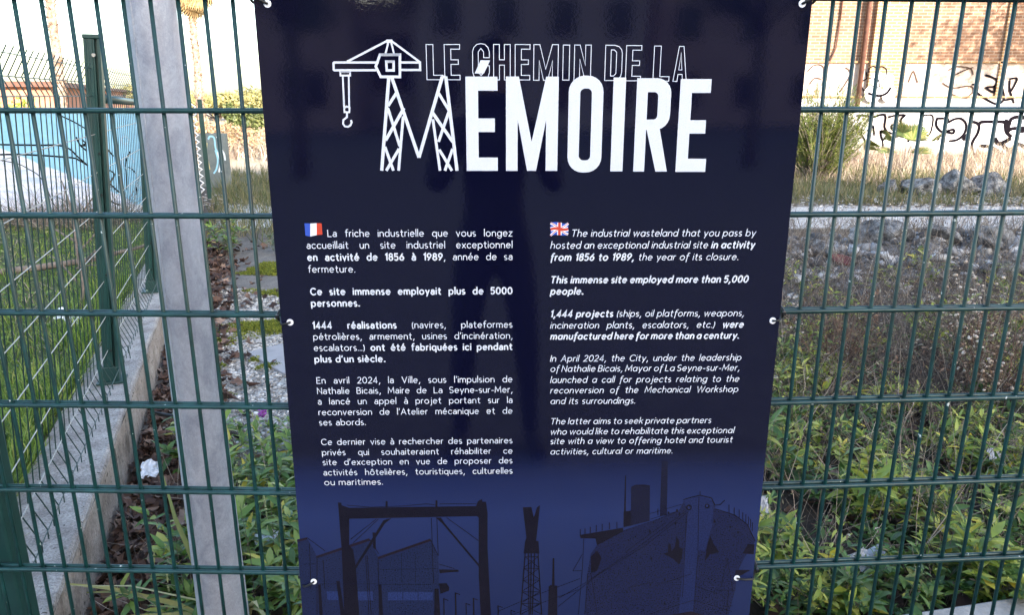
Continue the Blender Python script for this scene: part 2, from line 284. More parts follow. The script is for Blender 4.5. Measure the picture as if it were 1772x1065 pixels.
SIGN_POLY=[[1,[[-5011,6820],[-4804,6867],[-4617,6393],[-4724,4844],[-5040,4850]]],[1,[[-4633,6376],[-3462,6797],[-3292,6337],[-3363,4819],[-4724,4844]]],[1,[[-3307,6338],[-2154,6760],[-2002,6368],[-1996,4793],[-3363,4819]]],[2,[[-4469,5511],[-4215,5507],[-4228,5282],[-4462,5287]]],[2,[[-3796,5493],[-3461,5487],[-3466,5262],[-3794,5267]]],[2,[[-3132,5470],[-2813,5465],[-2822,5250],[-3141,5256]]],[2,[[-2795,5464],[-2477,5459],[-2484,5244],[-2803,5250]]],[2,[[-2459,5458],[-2146,5453],[-2151,5238],[-2466,5243]]],[5,[[-5019,6800],[-4804,6867],[-4789,6824],[-5011,6747]]],[5,[[-4637,6403],[-3475,6824],[-3457,6763],[-4629,6349]]],[5,[[-3312,6361],[-2168,6793],[-2134,6742],[-3297,6303]]],[0,[[-4087,7697],[-4018,7690],[-4016,7631],[-3872,7571],[-3873,7302],[-3909,6669],[-3828,6533],[-3796,6055],[-3787,4827],[-4120,4833],[-4078,6537],[-4084,7172]]],[0,[[-3881,7564],[-1170,7569],[-1129,7328],[-3878,7302]]],[0,[[-1125,7689],[-1043,7737],[-1032,7672],[-956,7671],[-924,7391],[-930,6555],[-867,4771],[-1096,4776],[-1130,5872],[-1115,7295],[-1173,7345],[-1170,7559]]],[0,[[-3147,7258],[-2970,7305],[-3122,7175],[-3795,6072],[-3827,6124]]],[0,[[-2037,7308],[-1920,7306],[-1850,7173],[-1112,6130],[-1113,6062],[-1894,7157]]],[0,[[-3395,6963],[-3330,6962],[-3340,6525],[-3398,6594]]],[0,[[-1996,6025],[-1578,6011],[-1558,5962],[-1983,5928]]],[0,[[-2004,5671],[-1839,5675],[-1781,5569],[-1789,5481],[-1981,5404]]],[0,[[-4645,5689],[-4585,5688],[-4594,4842],[-4672,4843]]],[0,[[-4243,5769],[-4169,5767],[-4105,4833],[-4195,4834]]],[0,[[-3332,5673],[-3264,5672],[-3263,4817],[-3348,4818]]],[0,[[-2107,5540],[-2017,5538],[-1993,4793],[-2133,4795]]],[0,[[-170,7525],[14,7534],[67,7276],[132,7521],[198,7576],[123,6701],[174,6701],[195,6390],[-147,6395],[-115,6705],[-88,6782]]],[0,[[412,5546],[453,5586],[602,5567],[616,4757],[406,4761]]],[0,[[481,5573],[490,6267],[525,6267],[543,5572]]],[7,[[2134,7979],[2209,8019],[2410,8028],[2535,8007],[2572,7156],[2169,7048]]],[0,[[2134,7979],[2209,8027],[2409,8035],[2534,8015],[2535,7993],[2411,8002],[2211,7993]]],[0,[[1995,7393],[2159,7417],[2176,7047],[2011,7012]]],[0,[[1992,8258],[2012,8258],[2045,7407],[2006,7381]]],[7,[[2752,8614],[2885,8613],[2938,7292],[2786,7268]]],[0,[[1065,6834],[2001,7000],[2009,6885],[1657,6658],[1455,6557],[1415,6739],[1091,6756]]],[3,[[1454,6584],[1655,6709],[2055,6934],[2656,7163],[3186,7391],[3289,7628],[3602,7755],[3678,6412],[3689,4699],[1232,4746],[1254,5820],[1324,6371]]],[4,[[3289,7628],[3602,7755],[3932,7619],[3964,7429],[3937,6408],[4009,4693],[3352,4706],[3384,6417],[3393,7343]]],[3,[[3936,7619],[3982,7410],[4420,7252],[4713,7018],[4915,6608],[4729,6238],[4603,5883],[4576,5360],[4472,4684],[3689,4699],[3678,6412],[3833,6410],[3942,7029]]],[0,[[4754,6552],[4913,6549],[4915,6294],[4670,6318]]],[0,[[4549,5904],[4881,5898],[4683,5762],[4546,5724]]],[0,[[2906,6346],[3008,6364],[3012,6598],[3064,6578],[3092,6402],[3155,6499],[3183,6770],[3249,6653],[3258,6497],[3340,6457],[3327,6221],[3285,6064],[3120,6225]]],[0,[[3837,6114],[3873,6566],[3916,6779],[4011,6563],[4148,6358],[3944,6310]]],[0,[[1326,6293],[1459,6447],[1561,6250],[1475,5935],[1339,5878]]],[5,[[3119,4751],[3627,4845],[3953,4736],[3956,4694],[3122,4710]]],[0,[[3469,7470],[3459,7428],[3429,7403],[3389,7403],[3355,7430],[3340,7472],[3350,7514],[3380,7540],[3420,7539],[3454,7513]]],[4,[[3437,7471],[3429,7446],[3407,7435],[3383,7446],[3372,7472],[3380,7497],[3402,7507],[3426,7496]]],[0,[[3850,7499],[3842,7464],[3816,7442],[3783,7442],[3754,7465],[3741,7501],[3749,7536],[3775,7558],[3808,7557],[3837,7535]]],[4,[[3823,7499],[3816,7478],[3798,7470],[3778,7479],[3768,7500],[3775,7522],[3793,7530],[3813,7521]]],[0,[[2615,6903],[2605,6869],[2581,6870],[2567,6903],[2578,6937],[2602,6936]]],[0,[[2675,7124],[2668,7101],[2651,7101],[2641,7125],[2649,7148],[2665,7148]]],[0,[[2300,6776],[2293,6753],[2276,6753],[2267,6777],[2274,6800],[2291,6800]]],[0,[[2150,6689],[2143,6666],[2126,6666],[2117,6690],[2124,6713],[2141,6713]]],[0,[[1931,6576],[1924,6556],[1910,6557],[1902,6577],[1908,6597],[1923,6597]]],[0,[[1782,6442],[1775,6422],[1761,6422],[1753,6443],[1759,6463],[1774,6463]]],[0,[[2678,6224],[2668,6190],[2644,6190],[2630,6225],[2640,6259],[2664,6258]]],[0,[[2424,6118],[2417,6094],[2400,6094],[2390,6118],[2398,6142],[2415,6142]]],[0,[[2175,5975],[2167,5951],[2151,5952],[2141,5976],[2148,6000],[2165,5999]]],[0,[[3007,5686],[2998,5655],[2976,5655],[2963,5687],[2972,5718],[2994,5717]]],[0,[[2693,5555],[2684,5523],[2662,5524],[2649,5555],[2659,5587],[2681,5586]]],[0,[[1960,5848],[1953,5827],[1939,5827],[1931,5848],[1937,5869],[1952,5869]]],[0,[[2175,5382],[2167,5354],[2147,5355],[2136,5383],[2145,5411],[2164,5410]]],[0,[[2564,4898],[2556,4873],[2539,4873],[2529,4898],[2537,4923],[2554,4923]]],[0,[[3035,5061],[3026,5030],[3004,5030],[2991,5062],[3000,5094],[3023,5094]]],[0,[[3160,7094],[3150,7061],[3126,7062],[3112,7095],[3122,7128],[3146,7128]]],[0,[[4010,7124],[4001,7091],[3977,7091],[3963,7125],[3972,7158],[3996,7157]]],[0,[[4358,6984],[4351,6958],[4332,6958],[4320,6985],[4328,7012],[4347,7011]]],[0,[[4544,6847],[4535,6817],[4514,6817],[4500,6847],[4509,6877],[4530,6877]]],[0,[[3969,5693],[3963,5673],[3948,5673],[3939,5694],[3945,5715],[3960,5714]]],[0,[[4041,5668],[4035,5647],[4020,5648],[4011,5669],[4017,5689],[4032,5689]]],[0,[[4112,5643],[4107,5622],[4092,5622],[4083,5643],[4089,5664],[4104,5664]]],[0,[[2841,7141],[2835,7121],[2821,7121],[2813,7141],[2819,7161],[2833,7161]]],[0,[[2346,5407],[2339,5383],[2322,5383],[2312,5408],[2320,5432],[2337,5432]]],[0,[[1927,5358],[1921,5337],[1906,5338],[1898,5359],[1904,5380],[1919,5379]]],[0,[[1685,5290],[1679,5269],[1664,5269],[1656,5290],[1662,5311],[1677,5311]]],[0,[[2992,7348],[2982,7316],[2958,7316],[2944,7349],[2954,7382],[2978,7381]]],[0,[[3175,7403],[3165,7370],[3141,7370],[3128,7403],[3137,7436],[3161,7436]]],[0,[[3228,7326],[3219,7296],[3198,7297],[3186,7327],[3194,7356],[3216,7356]]]]
SIGN_LINE=[[0,6,[[-3291,7293],[-3872,6803]]],[0,6,[[-3248,7292],[-3834,6701]]],[0,6,[[-1803,7305],[-1121,6727]]],[0,6,[[-3912,7630],[-3394,7574],[-2668,7596],[-2231,7639],[-2000,7603]]],[0,6,[[-1941,7635],[-1155,7624]]],[0,6,[[-2125,7293],[-2124,5680]]],[0,6,[[-2008,7291],[-2002,6368]]],[0,6,[[-4804,6867],[-4432,6525]]],[0,6,[[-3462,6797],[-3288,6439]]],[0,6,[[-2154,6760],[-2002,6368]]],[0,6,[[-1992,6162],[-1652,6036]]],[0,6,[[-4617,6393],[-4719,4916]]],[0,6,[[-3307,6338],[-3345,4890]]],[0,6,[[-4490,6306],[-4503,5582]]],[0,6,[[-4756,6716],[-4807,5587]]],[0,6,[[-3570,6393],[-3572,4894]]],[0,6,[[-3535,6392],[-3526,4893]]],[6,4,[[-4664,5707],[-3338,5684]]],[6,4,[[-3309,5666],[-2005,5643]]],[6,4,[[-4940,6211],[-4630,6206]]],[6,4,[[-2799,6448],[-2814,5692]]],[6,4,[[-2504,6444],[-2514,5687]]],[6,4,[[-3291,6046],[-2010,6042]]],[0,18,[[-3067,7569],[-3060,7716]]],[0,18,[[-2014,7374],[-2006,7718]]],[0,10,[[-1908,5290],[-1911,4791]]],[0,8,[[-1909,5276],[-1807,5231]]],[0,14,[[-1645,5433],[-1649,4786]]],[0,8,[[-1646,5419],[-1544,5375]]],[0,8,[[-1420,5157],[-1417,4782]]],[0,8,[[-1420,5143],[-1318,5098]]],[0,14,[[-1252,5285],[-1249,4779]]],[0,8,[[-1252,5271],[-1149,5227]]],[0,12,[[-710,5083],[-702,4768]]],[0,8,[[-710,5069],[-606,5025]]],[0,8,[[-423,4960],[-414,4763]]],[0,8,[[-423,4946],[-319,4901]]],[0,11,[[-113,6394],[-208,4835]]],[0,11,[[167,6390],[265,4826]]],[0,11,[[-44,6393],[-16,4831]]],[0,11,[[92,6391],[54,4830]]],[0,11,[[20,6392],[16,4830]]],[0,7,[[-117,6316],[189,6036]]],[0,7,[[172,6312],[-134,6041]]],[0,7,[[-117,6316],[172,6312]]],[0,7,[[-135,6022],[208,5738]]],[0,7,[[191,6016],[-152,5744]]],[0,7,[[-135,6022],[191,6016]]],[0,7,[[-154,5724],[227,5437]]],[0,7,[[209,5718],[-171,5444]]],[0,7,[[-154,5724],[209,5718]]],[0,7,[[-172,5424],[246,5133]]],[0,7,[[228,5417],[-189,5141]]],[0,7,[[-172,5424],[228,5417]]],[0,7,[[-191,5121],[265,4826]]],[0,7,[[247,5112],[-208,4835]]],[0,7,[[-191,5121],[247,5112]]],[0,9,[[3270,7662],[3435,7719],[3624,7766],[3876,7695],[3963,7524]]],[0,6,[[3625,7754],[3618,7859]]],[0,9,[[3981,7429],[4418,7271],[4712,7037],[4913,6627]]],[0,8,[[3956,7524],[4075,7530],[4168,7642]]],[0,5,[[3355,7400],[2347,6511],[1208,5621],[643,5248]]],[0,5,[[3407,7380],[2549,6586],[1479,5816],[629,5024]]],[0,5,[[2562,7335],[3244,7553]]],[0,5,[[2586,7202],[3186,7391]]],[0,5,[[1454,6584],[2055,6942],[2656,7163],[3186,7391]]],[0,5,[[-715,4926],[102,5318],[1100,5743]]],[0,5,[[-418,4818],[313,5152],[1073,5462]]],[0,5,[[1159,6763],[1146,5981],[1090,4810]]],[0,5,[[940,5944],[1136,6355]]],[0,5,[[940,5944],[1147,5941]]],[0,5,[[1339,5858],[1512,4802]]],[0,5,[[1270,5859],[1230,4808]]],[0,5,[[2743,5514],[3562,5821]]],[0,5,[[2186,5483],[2737,5634]]],[0,5,[[2710,4800],[3660,5140]]],[0,5,[[3660,5140],[4549,4828]]],[0,5,[[3678,6412],[3682,4803]]],[0,5,[[3603,7736],[3671,6412]]],[0,5,[[3363,7267],[3408,5218]]],[0,5,[[4333,6205],[4253,5447]]],[0,5,[[4333,6205],[4520,5401]]],[0,5,[[4170,5387],[4592,5380]]],[0,5,[[4326,4956],[4555,4972]]],[0,5,[[4435,5362],[4431,4747]]],[0,5,[[3671,5497],[4230,5285]]],[0,5,[[2078,6399],[2930,7121]]],[0,7,[[1075,6976],[1079,6814]]],[0,7,[[1176,6993],[1181,6832]]],[0,7,[[1291,7030],[1295,6869]]],[0,7,[[1418,7074],[1423,6913]]],[0,7,[[1546,7103],[1551,6942]]],[0,7,[[1701,7131],[1707,6970]]],[0,7,[[1863,7144],[1869,6983]]],[0,7,[[2735,7458],[2744,7299]]],[0,6,[[4268,7527],[4285,7318]]],[0,6,[[4386,7458],[4403,7248]]],[0,6,[[4499,7410],[4516,7201]]],[0,6,[[4583,7341],[4601,7131]]],[0,6,[[4655,7294],[4673,7084]]],[0,6,[[4715,7232],[4734,7021]]],[0,6,[[4768,7170],[4787,6959]]],[0,6,[[4816,7093],[4835,6881]]]]
GRAFFITI=[[0,5,[[9768,1067],[10056,1067],[10118,991],[9943,723],[9823,633],[9997,505],[10116,299],[10100,13]]],[0,5,[[9943,723],[9959,595],[9823,633]]],[0,6,[[10244,1029],[10563,1093],[10595,762],[10665,634],[10507,634],[10591,403],[10715,558],[10509,621]]],[0,5,[[10240,762],[10280,762],[10336,531]]],[0,5,[[10676,1030],[10866,1081]]],[0,5,[[10665,634],[10776,596],[10913,558]]],[0,6,[[10944,1081],[11127,1081],[11039,967],[11087,814],[11236,686],[11324,533],[11337,352]]],[0,5,[[10253,364],[10427,248],[10554,92]]],[0,5,[[10591,403],[10674,-12]]],[0,5,[[10951,750],[10940,701],[10897,674],[10842,683],[10802,724],[10795,776],[10824,816],[10876,825],[10926,799],[10951,750]]],[0,5,[[11063,558],[11052,513],[11013,490],[10964,498],[10928,534],[10921,582],[10948,618],[10994,626],[11040,603],[11063,558]]],[0,4,[[11628,1069],[11931,1057],[11915,558],[11644,609]]],[2,6,[[12058,993],[12346,994],[12389,892],[12534,968],[12713,999],[12874,892],[12926,739],[12890,560],[12730,405],[12512,366]]],[2,6,[[12058,993],[12060,815],[12189,661],[12326,623],[12527,688],[12596,662],[12569,585],[12351,636]]],[2,6,[[12351,636],[12213,507],[12176,404]]],[2,7,[[13019,893],[13150,893],[13283,804],[13281,586],[13170,302],[13280,-36],[13536,17]]],[2,8,[[13281,816],[13333,898],[13699,906],[13989,894],[14039,766],[14106,613],[14245,497]]],[2,10,[[13808,432],[13895,316],[14027,316],[14231,433]]],[2,9,[[14027,316],[14145,174],[14311,135],[14497,278],[14785,149]]],[2,9,[[14119,613],[14232,715],[14585,729]]],[2,12,[[14011,919],[14104,843],[14105,690]]],[2,8,[[13419,238],[13717,199],[13949,83]]],[2,9,[[14134,818],[14181,996],[14433,1047],[14631,971]]],[2,8,[[14416,716],[14535,639],[14657,690]]],[2,12,[[12911,431],[13013,534],[13016,431]]],[1,3,[[11101,1983],[11196,2271],[11348,1983]]],[1,3,[[12359,2168],[12611,2298],[12844,2377]]],[1,3,[[12064,1958],[12359,1827],[12845,1880],[12954,1722],[12732,1563],[12330,1668]]],[1,3,[[12175,2298],[12376,2402],[12766,2351],[12874,2195]]],[0,5,[[13231,2172],[13407,2123],[13565,2036],[13528,1875],[13302,1838],[13544,1713],[13528,1875]]],[0,5,[[13066,1700],[13356,1525],[13638,1400],[13790,1425],[13854,1576],[13736,1875]]],[0,5,[[13933,2074],[14127,2074],[13996,1726],[13929,2025]]],[0,5,[[13996,1726],[14155,1426]]],[0,5,[[13868,1501],[14058,1526]]],[0,4,[[12898,1924],[13058,1899],[13066,1700]]],[1,2.5,[[8248,2267],[8394,2423],[8583,2439],[8687,2345],[8705,2084]]],[1,2.5,[[9300,2372],[9448,2190],[9215,1717]]],[1,2.5,[[8339,1927],[8459,2084],[8654,2058]]],[0,3,[[9889,2243],[9903,2347],[10005,2399],[10121,2347],[10145,2373],[10252,2389],[10370,2322],[10391,2165],[10351,2060]]],[0,3,[[9889,2243],[9920,2086],[9810,2007],[9799,1876],[9899,1744],[10129,1665],[10345,1692],[10524,1798],[10518,1956],[10378,2060]]],[0,2.5,[[9937,2086],[10189,2044],[10351,2060]]],[0,2.5,[[10189,2044],[10242,1850],[10019,1876]]],[2,6,[[9963,1676],[10246,1612],[10458,1676],[10558,1824]]]]
VINE=[[9,[[-6918,955],[-6387,948],[-6145,948],[-5991,901],[-5895,798],[-5775,679]]],[9,[[-6942,821],[-6715,826],[-6410,813],[-5978,782],[-5886,750],[-5775,679]]],[7,[[-6027,1331],[-5871,1254],[-5733,1169]]],[5,[[-6925,741],[-6721,701],[-6587,629],[-6457,533],[-6374,347],[-6347,216],[-6286,84]]],[9,[[-5871,1051],[-5838,957],[-5797,909],[-5761,878]]],[8,[[-5796,1020],[-5755,973],[-5807,949],[-5767,941]]],[9,[[-5667,1020],[-5524,949],[-5408,807]]],[8,[[-5539,631],[-5427,559],[-5567,380]]],[9,[[-5553,478],[-5396,315]]],[9,[[-5582,274],[-5513,184],[-5420,143]]],[7,[[-5174,863],[-5250,719],[-5266,543],[-5285,348]]],[6,[[-5218,655],[-5146,591],[-5130,462],[-5171,283]]]]
# ---------------------------------------------------------------- ground
def line_x(y): return -2.32 - 0.35 * (y - 4.08)          # the low wall and mesh fence run along this line
def wob(x, y, s): return (np.sin(x * 1.7 * s + 1.3) * np.cos(y * 1.3 * s + .4) + np.sin(x * 3.1 * s + y * 2.3 * s + 2.) * .6 + np.sin(x * 6.7 * s - y * 5.9 * s) * .3 + np.cos(x * 11.3 * s + y * 13.1 * s) * .18) / 2.0
def smooth(a, b, x): t = np.clip((x - a) / (b - a), 0, 1); return t * t * (3 - 2 * t)
def ridge(x, y):
    k = np.exp(-((y - 8.25 - .12 * (x - 4)) / .85) ** 2) * smooth(1.2, 2.6, x)
    return k * (.29 + .14 * wob(x, y, 2.1) + .09 * wob(x + 3, y, 5.5))
def height(x, y):
    x = np.asarray(x, float); y = np.asarray(y, float)
    s = x - line_x(y)
    right = -.31 + .09 * smooth(6.5, 10.5, y) + .10 * smooth(12, 17, y) + .12 * smooth(17, 24, y) + .022 * wob(x, y, 1.6) + ridge(x, y)
    left = -.035 + .02 * wob(x, y, .8)
    z = np.where(s > 0.0, right, left)
    z = np.where(y > 14, right + (left - right) * smooth(2.0, -6.0, s) * 0.0, z)
    k = smooth(13.0, 15.0, y); z = z * (1 - k) + k * right
    front = smooth(1.30, 1.55, y)
    return front * z + (1 - front) * (-.012)
def h1(x, y): return float(height(np.array([x]), np.array([y]))[0])
def axis(a, b, step, far):
    core = np.arange(a, b, step); out = []; d = step
    lo = [a]; hi = [core[-1]]
    while hi[-1] < far: d *= 1.35; hi.append(hi[-1] + d)
    d = step
    while lo[-1] > -far: d *= 1.35; lo.append(lo[-1] - d)
    return np.concatenate([lo[:0:-1], core, hi[1:]])
gx = axis(-6.5, 9.5, .065, 420); gy = axis(1.0, 15.0, .065, 420)
GX, GY = np.meshgrid(gx, gy); GZ = height(GX, GY)
nx, ny = len(gx), len(gy)
idx = np.arange(nx * ny).reshape(ny, nx)
ga = Acc(); ga.add(np.stack([GX.ravel(), GY.ravel(), GZ.ravel()], 1), np.stack([idx[:-1, :-1], idx[:-1, 1:], idx[1:, 1:], idx[1:, :-1]], -1).reshape(-1, 4))
# what the soil is made of, point by point, and shade painted under the leaves
def soil(x, y):
    s = x - line_x(y); n1 = wob(x, y, 1.1); n2 = wob(x + 5, y - 3, 2.6)
    c = np.empty(x.shape + (3,)); c[:] = (.075, .058, .044)
    def put(k, col): c[:] = c * (1 - k[..., None]) + np.array(col) * k[..., None]
    put(smooth(.0, .5, n2) * .6, (.15, .125, .10))
    put(smooth(.3, .6, x) * smooth(6.2, 4.8, y) * .85, (.030, .024, .019))                                             # ground darkened to deepen the shade between the leaves
    put(smooth(3.6, 4.2, y) * smooth(7.4, 6.2, y) * smooth(0, .25, s) * smooth(1.5, .6, x) * .95, (.43, .40, .365))      # gravelled strip
    put(smooth(6.0, 7.0, y) * smooth(10.5, 9.0, y) * (s > 0) * smooth(1.0, .0, x), (.17, .155, .14))
    put(np.clip(ridge(x, y) * 6, 0, 1), (.16, .155, .155))
    put(smooth(10.55, 10.75, y + .1 * n2) * smooth(12.9, 12.7, y + .12 * n1) * (s > .4), (.48, .47, .46))                # concrete path
    put(smooth(12.9, 13.3, y) * (s > .2), (.12, .11, .05))
    put(smooth(16.2, 17.6, y + n1), (.40, .32, .23))                                                                     # pale sandy field
    put((s < .0) * (y < 13.5) * (y > 1.4) * 1.0, (.06, .075, .025))                                                      # soil under the lawn
    put((y < 1.4) * 1.0, (.20, .185, .18))
    return c
m, n, l, b = newmat('ground_soil'); co = objco(n)
at_ = n.new('ShaderNodeAttribute'); at_.attribute_name = 'soil_colour'
t1 = noise(n, l, 7, 9, .7, co); t2 = noise(n, l, 60, 6, .75, co)
v1 = ramp(n, l, t1.outputs[0], [(.25, (.55, .55, .55)), (.75, (1.35, 1.33, 1.3))]).outputs[0]
v2 = ramp(n, l, t2.outputs[0], [(.3, (.6, .6, .6)), (.7, (1.4, 1.4, 1.4))]).outputs[0]
l.new(mix(n, l, 1, mix(n, l, 1, at_.outputs['Color'], v1, 'MULTIPLY'), v2, 'MULTIPLY'), b.inputs['Base Color']); b.inputs['Roughness'].default_value = .95
bump(n, l, b, t2.outputs[0], .8, .02)
gr = tag(ga.build('ground', m, smooth=True), 'bare wasteland ground of soil, gravel and sand', 'ground', kind='structure')
ca_ = gr.data.color_attributes.new('soil_colour', 'FLOAT_COLOR', 'POINT')
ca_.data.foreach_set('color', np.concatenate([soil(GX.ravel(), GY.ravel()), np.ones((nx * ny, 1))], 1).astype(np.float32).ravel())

# ---------------------------------------------------------------- low concrete wall under the mesh fence
LD = Vector((-.35, 1, 0)).normalized(); LN = Vector((LD.y, -LD.x, 0))     # along the wall, and towards the wasteland
LRZ = math.atan2(LD.y, LD.x) - math.pi / 2
def onl(y, off=0.0, z=0.0): return Vector((line_x(y), y, z)) + LN * off
lw = empty('low_wall', onl(1.0), 0, 'low weathered concrete wall under the green mesh fence', 'low wall'); lw['kind'] = 'thing'
def rel(o, parent): o.location = -parent.location
def wall_mesh(offs, zs, name, mat, bv=0):
    mb = MB(); ys = np.arange(.95, 12.46, .12); k = len(offs); vv = []
    for y in ys:
        for i, (o, z) in enumerate(zip(offs, zs)):
            j = .006 * float(wob(np.array(y * 3 + i), np.array(i * 2.), 1.7))
            p = onl(y, o + j, z + j * .8); vv.append(p)
    ff = [(a * k + i, a * k + i + 1, (a + 1) * k + i + 1, (a + 1) * k + i) for a in range(len(ys) - 1) for i in range(k - 1)]
    ff += [tuple(range(k)), tuple((len(ys) - 1) * k + i for i in reversed(range(k)))]
    mb.add(vv, ff); o = mb.build(name, mat, lw); rel(o, lw); return o
wall_mesh([-.19, -.185, .105, .119, .122], [-.5, -.004, 0, -.008, -.03], 'coping', M['concrete'])
wall_mesh([.1215, .124, .126, .12], [-.031, -.034, -.5, -.52], 'side_face', M['render_face'])
mb = MB()
for y in (3.25, 5.75, 8.3, 10.8): mb.box(onl(y, .1255, -.24), (.004, .012, .4), LRZ)
o = mb.build('joint', flat('wall_joint', (.06, .05, .04), .9), lw); rel(o, lw)

# kerb seen through the fence at the lower right
mb = MB(); a0 = Vector((.75, 2.02, 0)); a1 = Vector((2.7, 2.42, 0)); d = (a1 - a0); ang = math.atan2(d.y, d.x)
nrm = Vector((-d.y, d.x, 0)).normalized()
c = (a0 + a1) / 2 + Vector((0, -.02, -.30)); mb.box(c, (d.length, .30, .24), ang)
tag(mb.build('concrete_kerb', M['kerb'], bevel=.012), 'grey concrete kerb at the foot of the leafy undergrowth', 'kerb', kind='structure')
# a thin broken concrete slab lying in the gravel
def slab(name, pts, z0, z1, mat):
    mb = MB(); mb.prism(pts, z0, z1); return mb.build(name, mat, bevel=.006)
tag(slab('concrete_slab', [(-2.02, 5.42), (-1.62, 4.98), (-1.2, 4.75), (-.5, 4.9), (-.5, 5.75), (-1.1, 5.9), (-1.7, 5.75)], -.36, -.285, surf('slab_concrete', [(.3, (.24, .23, .235)), (.7, (.34, .33, .335))], 6, .9, 70, .3, .004)), 'flat grey broken concrete slab lying in the pale gravel', 'slab')

# ---------------------------------------------------------------- front fence of double-wire panels
ff_ = empty('wire_fence', (0, 1.46, 0), 0, 'dark green double-wire fence the information sign is tied to', 'fence')
def wire(pts, r, name, mat, parent, n=8):
    mb = MB(); p0 = Vector(pts[0]); mb.tube([Vector(p) - p0 for p in pts], r, n)
    o = mb.build(name, mat, parent, smooth=True); o.location = p0 - parent.location; return o
FL = (Vector((-.7, 1.464, 0)), R(-1.11), 1.5726, -.2071); FR = (Vector((.7, 1.49, 0)), R(3.64), 1.5751, -.1098)
for base, yaw, zt, t0, i0, i1 in ((*FL, -14, 20), (*FR, -10, 27)):
    u = Vector((math.cos(yaw), math.sin(yaw), 0)); nn = Vector((-math.sin(yaw), math.cos(yaw), 0))
    for i in range(i0, i1):
        p = base + u * (t0 + .05 * i)
        j = random.uniform(-.0012, .0012)
        wire([p + Vector((j, 0, -.02)), p + Vector((-j, 0, 1.0)), p + Vector((j, 0, 2.03))], .0041, 'vertical_wire', M['fence'], ff_)
    pa = base + u * (t0 + .05 * i0 - .01); pb = base + u * (t0 + .05 * (i1 - 1) + .012)
    for k in range(-2, 8):
        z = zt - .2 * k
        for sg in (-1, 1):
            q = nn * (.0082 * sg)
            pts = [pa + (pb - pa) * t + q + Vector((0, 0, z + random.uniform(-.0012, .0012))) for t in (0, .35, .7, 1)]
            wire(pts, .0050, 'horizontal_wire', M['fence'], ff_)
mb = MB(); mb.box((-1.185, 1.53, .95), (.075, .06, 2.1), 0)
o = mb.build('post', M['fence_dark'], ff_, bevel=.006); o.location = -ff_.location

# ---------------------------------------------------------------- mesh fence with V folds on the low wall
mf = empty('mesh_fence', onl(1.6), 0, 'green mesh fence with folded top edge running back along the low wall', 'fence')
def fold(z):           # sideways set of the wire at height z: a V at the top, a hook at the foot
    if z > 1.595: t = (z - 1.595) / .14; return -.034 * (1 - abs(2 * t - 1))
    if z < .20: return .055 * min(1, (.20 - z) / .12)
    return 0.0
py = [1.62, 4.08, 6.15, 8.2, 10.3, 12.1]
for a, b_ in zip(py[:-1], py[1:]):
    mb = MB(); length = (onl(b_) - onl(a)).length; nv = int(length / .088)
    zs = [.045, .085, .14, .20, .6, 1.1, 1.595, 1.615, 1.65, 1.665, 1.68, 1.715, 1.735, 1.76] if a < 8 else [.05, .2, .9, 1.595, 1.665, 1.735]
    for i in range(1, nv):
        y = a + (b_ - a) * i / nv
        mb.tube([onl(y, fold(z) - .012, z) for z in zs], .0024, 4 if a > 4.5 else 5, False)
    o = mb.build('mesh_panel', M['mesh_wire'], mf, smooth=True); rel(o, mf)
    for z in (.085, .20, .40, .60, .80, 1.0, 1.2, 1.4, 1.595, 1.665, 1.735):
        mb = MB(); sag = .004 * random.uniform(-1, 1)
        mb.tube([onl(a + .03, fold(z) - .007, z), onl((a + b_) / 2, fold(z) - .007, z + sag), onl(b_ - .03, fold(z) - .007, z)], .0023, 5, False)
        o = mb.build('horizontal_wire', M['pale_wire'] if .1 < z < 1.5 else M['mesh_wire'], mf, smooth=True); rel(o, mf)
for k, y in enumerate(py[:5]):
    c = onl(y, .0)
    mb = MB(); 
    ca, sa = math.cos(LRZ), math.sin(LRZ)
    def W_(x, yy): return (c.x + x * ca - yy * sa, c.y + x * sa + yy * ca)
    prof = [(-.036, -.035), (-.024, -.035), (-.022, -.031), (-.012, -.031), (-.010, -.035), (.004, -.035), (.006, -.031), (.014, -.031), (.016, -.012), (.028, -.012), (.028, -.035), (.042, -.035), (.042, .035), (-.036, .035)]
    mb.prism([W_(*p) for p in prof], .012, 1.88)
    o = mb.build('post', M['fence_dark'], mf); rel(o, mf)
    mb = MB(); mb.box((c.x + .003 * ca, c.y + .003 * sa, 1.892), (.086, .078, .022), LRZ); q = mb.build('cap', M['fence_dark'], o, bevel=.004)
    mb = MB(); mb.box((c.x, c.y, .008), (.15, .13, .012), LRZ); mb.box((c.x, c.y - .002, .055), (.088, .078, .085), LRZ); q = mb.build('base_plate', M['fence_dark'], o, bevel=.003)
    if k in (1, 2):
        for z in (.2, .42, .64, .86, 1.08, 1.3, 1.52, 1.80):
            mb = MB(); p = W_(.010, -.040); mb.tube([(p[0], p[1], z), (p[0] - LD.x * .006, p[1] - LD.y * .006, z)], .007 if z < 1.7 else .010, 8)
            mb.build('bolt', M['black_plastic'] if z < 1.7 else M['pale_wire'], o)
mb = MB(); mb.tube([onl(4.13, -.02, 1.585), onl(6.1, -.02, 1.545)], .024, 8); o = mb.build('brace_rail', M['fence_dark'], mf, smooth=True); rel(o, mf)
# loose bent wire end poking out at the foot of the post
mb = MB(); mb.tube([onl(4.16, .03, .16), onl(4.2, .075, .17), onl(4.16, .09, .10)], .003, 5); o = mb.build('bent_wire', M['mesh_wire'], mf); rel(o, mf)

# the old fence leans a little towards the wasteland
def lean(o, k):
    for c_ in o.children: lean(c_, k)
    if o.type == 'MESH' and not o.get('leant'):
        o['leant'] = 1
        for v in o.data.vertices: v.co += LN * (max(0.0, v.co.z) * k)
lean(mf, .078)
for o in mf.children_recursive:
    if 'leant' in o: del o['leant']

